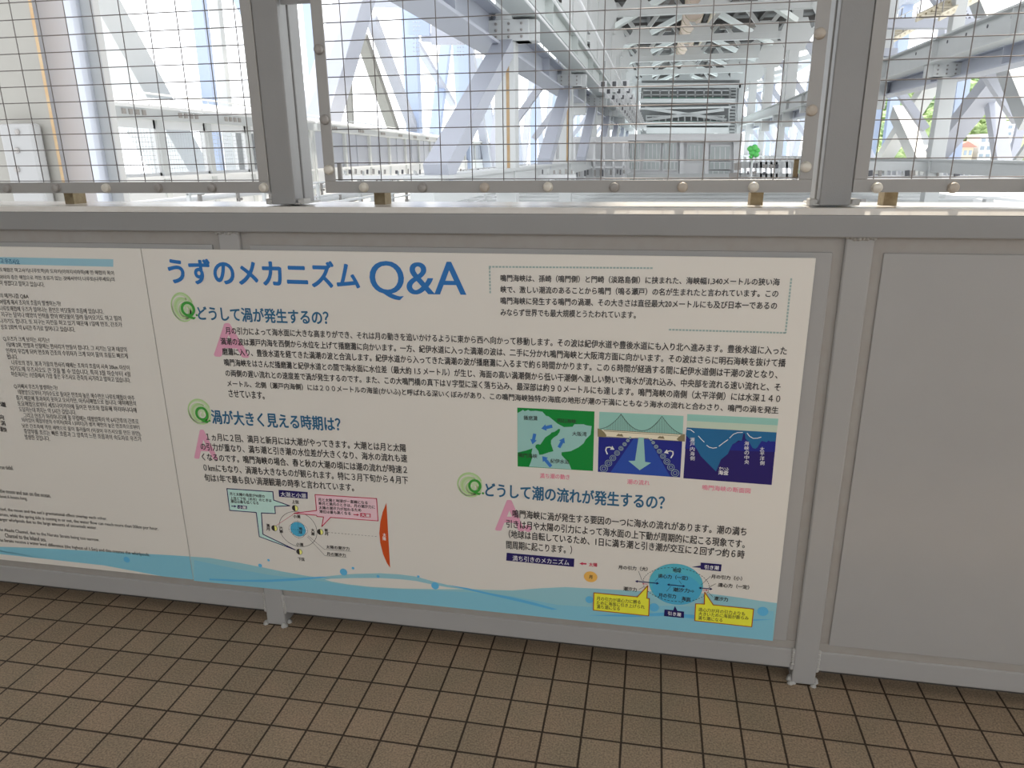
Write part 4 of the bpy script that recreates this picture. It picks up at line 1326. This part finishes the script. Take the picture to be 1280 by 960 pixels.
# --- cross frames carrying the road deck
def cross_frame(k, lab):
    d = (k + 0.13) * 10
    e = empty('cross_frame', rel(2.4, d, 6.85), lab, 'bridge frame', 'cross frames under the road deck')
    z0, z1 = 6.85, 9.15
    xa, xb = -3.2, 8.0
    MB().box(CAM.x - 7.6, CAM.x + 12.2, CAM.y + d, CAM.y + d + 0.4, CAM.z + z1 - 0.1, CAM.z + z1 + 0.2).build('top_chord', M_deck, e)  # dark deck colour puts the shade under the deck into the chord
    MB().box(CAM.x + xa, CAM.x + xb, CAM.y + d, CAM.y + d + 0.45, CAM.z + z0 - 0.2, CAM.z + z0 + 0.2).build('bottom_chord', M_steel, e)
    n = 3
    for i in range(n):
        x = xa + (xb - xa) * (i + 0.5) / n
        st = (xb - xa) / n / 2
        for s in (-1, 1):
            MB().beam(rel(x, d + 0.2, z0 + 0.15), rel(x + s * st * 0.92, d + 0.2, z1), 0.3, 0.24, (0, 1, 0)).build('brace', M_steel, e)
        q = MB()
        q.prism([rel(x - 0.75, d - 0.02, z0 + 0.15), rel(x + 0.75, d - 0.02, z0 + 0.15), rel(x + 0.3, d - 0.02, z0 + 0.8), rel(x - 0.3, d - 0.02, z0 + 0.8)], (0, 0.03, 0))
        q.build('gusset_plate', M_steel, e)
    for s, x in ((-1, xa), (1, xb)):
        MB().box(CAM.x + x - 0.3, CAM.x + x + 0.3, CAM.y + d, CAM.y + d + 0.4, CAM.z + 1.5, CAM.z + z1).build('upright', M_steel, e)
        q = MB()
        q.prism([rel(x - 0.5, d - 0.03, z0 - 0.9), rel(x + 0.5, d - 0.03, z0 - 0.9), rel(x + 1.0, d - 0.03, z0 - 0.1), rel(x + 0.6, d - 0.03, z0 + 0.9), rel(x - 0.6, d - 0.03, z0 + 0.9), rel(x - 1.0, d - 0.03, z0 - 0.1)], (0, 0.03, 0))
        q.build('gusset_plate', M_steel, e)
        MB().beam(rel(x + s * 0.3, d + 0.2, z0), rel(x + s * 5.5, d + 0.2, z1 - 1.2), 0.4, 0.35, (0, 1, 0)).build('brace', M_steel, e)
        MB().beam(rel(x + s * 0.3, d + 0.2, z0), rel(x + s * 5.0, d + 0.2, 1.0), 0.4, 0.35, (0, 1, 0)).build('brace', M_lav, e)
    # sloping lateral braces in plan, and stringers' bearings
    for s in (-1, 1):
        MB().beam(rel(2.4, d + 0.3, z1 - 0.4), rel(2.4 + s * 5.4, d + 9.6, z0 + 0.7), 0.4, 0.3, (0, 1, 0)).build('lateral_brace', M_green, e)
    for x in (-1.8, 6.2, 0.2, 4.6):
        q = MB()
        q.box(CAM.x + x - 0.45, CAM.x + x + 0.45, CAM.y + d + 0.05, CAM.y + d + 0.35, CAM.z + z1 - 0.45, CAM.z + z1 - 0.1)
        q.build('bearing', M_boltd, e)


for k in range(3, 11):
    cross_frame(k, ORD[k - 3] + ' cross frame under the road deck, counted from the screen')
dk = empty('road_deck', rel(2.4, 20, 10.3), 'dark underside of the road deck with stringers, above the cross frames', 'deck')
MB().prism([(CAM.x + a, CAM.y + c, CAM.z + 9.6) for a, c in ((-7.5, 4.3), (0.9, 4.3), (0.9, 8.8), (12, 8.8), (12, 150), (-7.5, 150))], (0, 0, 0.3)).build('slab', M_deck, dk)  # unseen near edge stepped to shade the left rail, sides narrowed for light
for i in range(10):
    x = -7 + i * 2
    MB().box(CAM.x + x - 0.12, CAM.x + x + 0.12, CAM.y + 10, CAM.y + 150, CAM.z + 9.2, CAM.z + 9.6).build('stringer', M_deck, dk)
du = empty('lagged_duct', rel(1.7, 30, 8.8), 'faded pink-beige lagged duct between the cross frames at the top middle', 'duct')
MB().tube(rel(1.85, 28, 8.35), rel(1.85, 72, 8.35), 0.62, 14).build('duct', M_pink, du)
for i in range(18):
    d = 29 + i * 2.4
    MB().tube(rel(1.85, d, 8.35), rel(1.85, d + 0.12, 8.35), 0.66, 14).build('band', M_tread, du)
MB().tube(rel(3.1, 28, 8.4), rel(3.1, 72, 8.4), 0.16, 8).build('side_pipe', M_tread, du)

# --- travelling inspection gantry far down the bridge
DG = 76
g = empty('inspection_gantry', rel(3.2, DG, 1.5), 'grey inspection gantry with railings and crossed braces, far down the middle of the bridge', 'gantry')
def gx(px, py):
    return at(px, py, DG)
def gbar(name, a, b, h, m, dep=0.5):
    return front(name, g, a, b, DG, h, m, dep)
gbar('top_beam', (795, 107), (926, 107), 5, M_steel)
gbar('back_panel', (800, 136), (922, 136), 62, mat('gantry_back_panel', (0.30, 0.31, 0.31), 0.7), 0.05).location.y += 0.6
gbar('deck', (800, 126.5), (918, 126.5), 4, M_steel, 2.0)
gbar('toe_board', (805, 123), (905, 123), 2.5, mat('gantry_green', (0.25, 0.40, 0.33), 0.6), 0.1)
gbar('middle_beam', (800, 136), (914, 134), 2, M_steel)
gbar('deck', (805, 155), (912, 155), 3.5, M_steel, 2.0)
gbar('toe_board', (815, 152.5), (900, 152.5), 1.6, mat('gantry_green', (0.25, 0.40, 0.33), 0.6), 0.1)
gbar('bottom_beam', (808, 163), (910, 163), 6, M_steel, 1.0)
gbar('brace', (806, 135), (908, 150), 3.2, M_steel, 0.2)
gbar('brace', (808, 150), (905, 137), 3.2, M_steel, 0.2)
for y0, y1, xs in ((112, 125, range(803, 915, 11)), (144, 154, range(808, 908, 8))):
    for x in xs:
        gbar('railing_post', (x, y0), (x, y1), 1.4, M_steel, 0.1)
for y in (113, 118.5):
    gbar('rail', (802, y), (912, y), 1.3, M_steel, 0.1)
gbar('rail', (808, 145), (906, 145), 1.2, M_steel, 0.1)
for x in (912.5, 921):
    gbar('ladder_side', (x, 106), (x - 2, 170), 1.2, M_steel, 0.1)
for k in range(16):
    gbar('ladder_rung', (912, 108 + k * 4), (920, 108 + k * 4), 0.9, M_steel, 0.1)
gbar('hanger', (796, 107), (799, 172), 4, M_steel)
gbar('hanger', (926, 105), (922, 172), 4, M_steel)
gbar('lamp', (893, 164), (897, 164), 6, M_white, 0.3)

# --- glazed cabin in the middle and pale screens beside it
DC = 34
c = empty('glazed_cabin', at(852, 226, DC), 'pale blue cabin with two rows of windows, below the gantry', 'cabin')
front('wall', c, (784, 207), (924, 207), DC + 0.3, 70, M_white, 0.5)
front('roof', c, (780, 173.5), (926, 173.5), DC, 4.5, M_white, 1.4)
front('floor_band', c, (783, 219.5), (922, 220), DC, 5, M_steel, 0.5)
for (x0, x1, y0, y1) in ((787, 801, 180, 198), (805, 826, 180, 198), (828, 846, 180, 198), (858, 879, 182, 199), (887, 913, 184, 199), (786, 800, 203, 211), (803, 825, 203, 211), (828, 848, 203, 211), (886, 913, 203, 211), (786, 830, 222, 226), (884, 912, 214, 218)):
    w = front('window', c, (x0, (y0 + y1) / 2), (x1, (y0 + y1) / 2), DC - 0.02, y1 - y0 + 3, M_white, 0.16)
    pn = front('pane', w, (x0 + 1.2, (y0 + y1) / 2), (x1 - 1.2, (y0 + y1) / 2), DC - 0.06, y1 - y0, M_glass, 0.12)
    for k in range(1, 4):
        x = x0 + (x1 - x0) * k / 4
        front('mullion', w, (x, y0), (x, y1), DC - 0.12, 1.0, M_white, 0.06)
for x in (784, 852, 883, 919):
    front('pilaster', c, (x, 176), (x, 230), DC - 0.05, 4.5, M_white, 0.3)
DSN = 33
s = empty('panel_screen', at(740, 226, DSN), 'pale blue panelled screen wall left of the glazed cabin', 'screen')
front('wall', s, (690, 203), (784, 203), DSN + 0.3, 58, M_white, 0.2)
for k in range(8):
    x = 694 + k * 12.2
    front('rib', s, (x, 174), (x, 232), DSN, 2.4, M_white, 0.2)
for y in (177, 200, 209):
    front('rail', s, (690, y), (784, y), DSN - 0.05, 2.2, M_white, 0.1)
for k in range(14):
    x = 720 + k * 5 + random.uniform(-2, 2)
    front('bracket', s, (x, 212), (x, 218 + random.uniform(-2, 3)), DSN - 0.2, random.uniform(1.2, 2.6), random.choice([M_boltd, M_dark, M_steel]), 0.1)

# --- lower level right: beams, railings and fittings
DR = 25
b = empty('barrier_beam', at(1180, 222, DR), 'pale horizontal barrier with railing below the trees in the right screen', 'barrier', 'pale barriers at walking level')
front('beam', b, (1000, 208), (1330, 210), DR, 8, M_steel, 0.3)
front('beam', b, (1000, 221), (1330, 222), DR, 4, M_white, 0.3)
front('cap_rail', b, (1000, 202.5), (1330, 204), DR, 1.5, M_steel, 0.2)
for k in range(46):
    x = 1002 + k * 7
    front('baluster', b, (x, 212), (x - 0.6, 228), DR - 0.1, 1.3 if k % 5 else 3.2, M_white if k % 3 else M_steel, 0.06)
for x, w in ((1088, 4), (1100, 3), (1134, 4), (1140, 6), (1196, 5), (1245, 6), (1172, 2)):
    front('fitting', b, (x, 213), (x, 220), DR - 0.3, w, random.choice([M_dark, M_boltd]), 0.1)
b2 = empty('barrier_beam', at(960, 222, DR + 4), 'pale barrier with dark fittings between the cabin and the right post', 'barrier', 'pale barriers at walking level')
front('beam', b2, (922, 206), (1012, 206), DR + 4, 7, M_steel, 0.3)
front('beam', b2, (922, 219), (1012, 220), DR + 4, 5, M_steel, 0.3)
for k in range(13):
    front('baluster', b2, (925 + k * 6.5, 196), (925 + k * 6.5, 228), DR + 3.9, 2.2, M_white, 0.1)
for x, y, h, w in ((922, 208, 9, 8), (917, 220, 8, 10), (938, 207, 6, 1.8), (942, 207, 6, 1.8), (946, 207, 6, 1.8), (956, 208, 5, 4), (964, 208, 5, 4), (935, 216, 4, 2), (943, 216, 4, 4), (955, 217, 4, 3), (971, 208, 5, 3)):
    front('fitting', b2, (x, y - h / 2), (x, y + h / 2), DR + 3.5, w, M_boltd if w > 3 else M_dark, 0.1)
b3 = empty('barrier_beam', at(560, 226, 18), 'low pale barrier with small fittings left of the rusty hanger post', 'barrier', 'pale barriers at walking level')
front('beam', b3, (425, 222), (720, 221), 18, 5, M_white, 0.2)
for k in range(40):
    x = 430 + k * 7.3
    front('fitting', b3, (x, 213 - (k % 3)), (x, 217.5), 17.9, random.uniform(1.0, 2.6), random.choice([M_boltd, M_boltd, M_dark, M_steel]), 0.06)
    if k % 3 == 0:
        front('baluster', b3, (x + 2, 214), (x + 2, 234), 18.1, 1.8, M_steel, 0.06)

gc = empty('green_cover', at(941, 200, 20), 'small bright green cover hung on a pole, right of the cabin', 'cover')
q = MB()
for (x, y, r) in ((937, 186, 3.5), (942, 185, 4.2), (946, 188, 3), (939, 191, 3.4), (944, 193, 3.6), (938, 196, 2.2)):
    q.lathe(at(x, y, 20) + Vector((0, 0, -r * 20 / FPX)), (0.2, 0, 1), [(0, 0), (r * .021, r * .012), (r * .024, r * .024), (r * .012, r * .04), (0, r * .044)], 7)
q.build('cloth', M_cloth, gc)
_p = at(941, 192, 20.05)
MB().tube(_p, Vector((_p.x, _p.y, CAM.z - 1.6)), 0.03, 6).build('pole', M_steel, gc)

# --- lower deck, its clutter seen through the slit above the rail
ld = empty('lower_deck', rel(0, 4, -1.7), 'pale lower deck outside, glimpsed through the slit above the rail', 'deck')
MB().box(CAM.x - 13, CAM.x + 34, CAM.y + 6.2, CAM.y + 60, CAM.z - 1.75, CAM.z - 1.6).build('slab', M_steel, ld)
for k in range(26):
    x = -8.5 + k * 0.72
    d = random.uniform(13, 22)
    q = MB()
    q.box(CAM.x + x, CAM.x + x + random.uniform(.08, .4), CAM.y + d, CAM.y + d + 0.2, CAM.z - 1.6, CAM.z - 1.6 + random.uniform(.08, .45))
    q.build('fitting', random.choice([M_boltd, M_steel, M_dark, M_green]), ld)
for k in range(12):
    MB().box(CAM.x - 9, CAM.x + 10, CAM.y + 12 + k * 2.4, CAM.y + 12.25 + k * 2.4, CAM.z - 1.6, CAM.z - 1.52).build('deck_joint', M_steel, ld)

# --- wooded hill with houses across the water, right
def hill_z(px, top):
    return at(px, top, 240).z


q = MB()
ridge = [(1000, 196), (1060, 150), (1090, 130), (1130, 118), (1165, 92), (1195, 84), (1220, 96), (1238, 118), (1255, 128), (1275, 138), (1310, 150), (1400, 180)]
top = [at(x, y + 8, 250) for x, y in ridge]
bot = [at(x, 225, 205) for x, y in ridge]
back = [Vector((t.x, t.y + 90, -38)) for t in top]
for i in range(len(ridge) - 1):
    q.poly([bot[i], bot[i + 1], top[i + 1], top[i]])
    q.poly([top[i], top[i + 1], back[i + 1], back[i]])
    q.poly([Vector((bot[i].x, bot[i].y, -40)), Vector((bot[i + 1].x, bot[i + 1].y, -40)), bot[i + 1], bot[i]])
struct(q.build('hill', M_hill))


def ico(q, c, r, seed, sub=3):
    rnd = random.Random(seed)
    t = bmesh.new()
    bmesh.ops.create_icosphere(t, subdivisions=sub, radius=1.0)
    ph = [rnd.uniform(0, 6.28) for _ in range(6)]
    mp = {}
    for v in t.verts:
        n = v.co
        k = 1 + 0.16 * math.sin(5 * n.x + ph[0]) * math.sin(5 * n.y + ph[1]) + 0.14 * math.sin(9 * n.z + ph[2] + 4 * n.x) + 0.12 * math.sin(13 * n.y + ph[3] + 7 * n.z) + rnd.uniform(-.09, .09)
        mp[v] = q.bm.verts.new(Vector(c) + Vector((n.x * r * k, n.y * r * k, n.z * r * 0.85 * k)))
    for fc in t.faces:
        q.bm.faces.new([mp[v] for v in fc.verts])
    t.free()


rt = random.Random(11)
spots = []
for x in range(1062, 1300, 13):
    ys = [yy for (xx, yy) in ridge]
    yt = None
    for (a, b_) in zip(ridge, ridge[1:]):
        if a[0] <= x <= b_[0]:
            yt = a[1] + (b_[1] - a[1]) * (x - a[0]) / (b_[0] - a[0])
    y = yt + 4
    while y < 205:
        if not (1192 < x < 1245 and y > 172) and not (1245 < x < 1290 and y > 152):
            spots.append((x + rt.uniform(-4, 4), y + rt.uniform(-3, 3)))
        y += 17
PL = ['at the top', 'high', 'halfway up', 'low', 'at the foot']
for i, (x, y) in enumerate(spots):
    t = (y - 90) / 115
    d = 247 - 42 * max(0, min(1, t)) + rt.uniform(-2, 2)
    r = (8.5 + rt.uniform(0, 4)) / FPX * d
    ctr = at(x, y, d)
    tree = empty('tree', ctr - Vector((0, 0, r * 1.4)), ('pale green' if (i * 7) % 3 else 'deep green') + ' tree crown on the wooded hill seen through the right screen', 'tree', 'pale trees on the hill' if (i * 7) % 3 else 'deep green trees on the hill')
    q = MB()
    ico(q, ctr, r, i, 3)
    for k in range(3):
        ico(q, ctr + Vector((rt.uniform(-.8, .8) * r, rt.uniform(-.6, .1) * r, rt.uniform(-.5, .6) * r)), r * rt.uniform(.4, .6), i * 9 + k, 2)
    q.build('crown', M_leaf if (i * 7) % 3 else M_leaf2, tree)
    MB().tube(ctr - Vector((0, 0, r * 1.5)), ctr, r * 0.09, 6).build('trunk', M_bark, tree)


def house(lab, x0, x1, y0, y1, d, wm, rows, cols, roof=None, dep=8.0):
    e = empty('house', at((x0 + x1) / 2, y1, d), lab, 'building', None)
    a, b_ = at(x0, y1, d), at(x1, y0, d)
    MB().box(a.x, b_.x, a.y, a.y + dep, a.z - 8, b_.z).build('walls', wm, e)
    for r in range(rows):
        for c_ in range(cols):
            cx = a.x + (b_.x - a.x) * (c_ + 0.5) / cols
            cz = a.z + (b_.z - a.z) * (r + 0.5) / rows
            ww, hh = (b_.x - a.x) / cols * 0.28, (b_.z - a.z) / rows * 0.22
            MB().box(cx - ww, cx + ww, a.y - 0.12, a.y, cz - hh, cz + hh).build('window', M_win, e)
    for r in range(1, rows):
        cz = a.z + (b_.z - a.z) * r / rows
        MB().box(a.x - 0.2, b_.x + 0.2, a.y - 0.9, a.y, cz - 0.2, cz + 0.15).build('balcony', M_white, e)
    if roof:
        q = MB()
        q.prism([(a.x - 0.6, a.y - 0.6, b_.z), (b_.x + 0.6, a.y - 0.6, b_.z), ((a.x + b_.x) / 2, a.y - 0.6, b_.z + (b_.x - a.x) * 0.42)], (0, dep + 1.2, 0))
        q.build('roof', roof, e)
    else:
        MB().box(a.x - 0.3, b_.x + 0.3, a.y - 0.3, a.y + dep + 0.3, b_.z, b_.z + 0.5).build('roof', M_white, e)


house('tan house with a red gable roof at the foot of the hill', 1196, 1217, 184, 198, 196, M_tan, 1, 3, M_roof)
house('white three-storey building beside the tan house', 1221, 1243, 170, 200, 198, M_white, 3, 2)
house('white building higher on the slope at the right edge of the photo', 1256, 1277, 154, 172, 206, M_white, 2, 2)
house('grey block below the white building at the right edge', 1250, 1275, 178, 198, 199, M_lav, 2, 3)
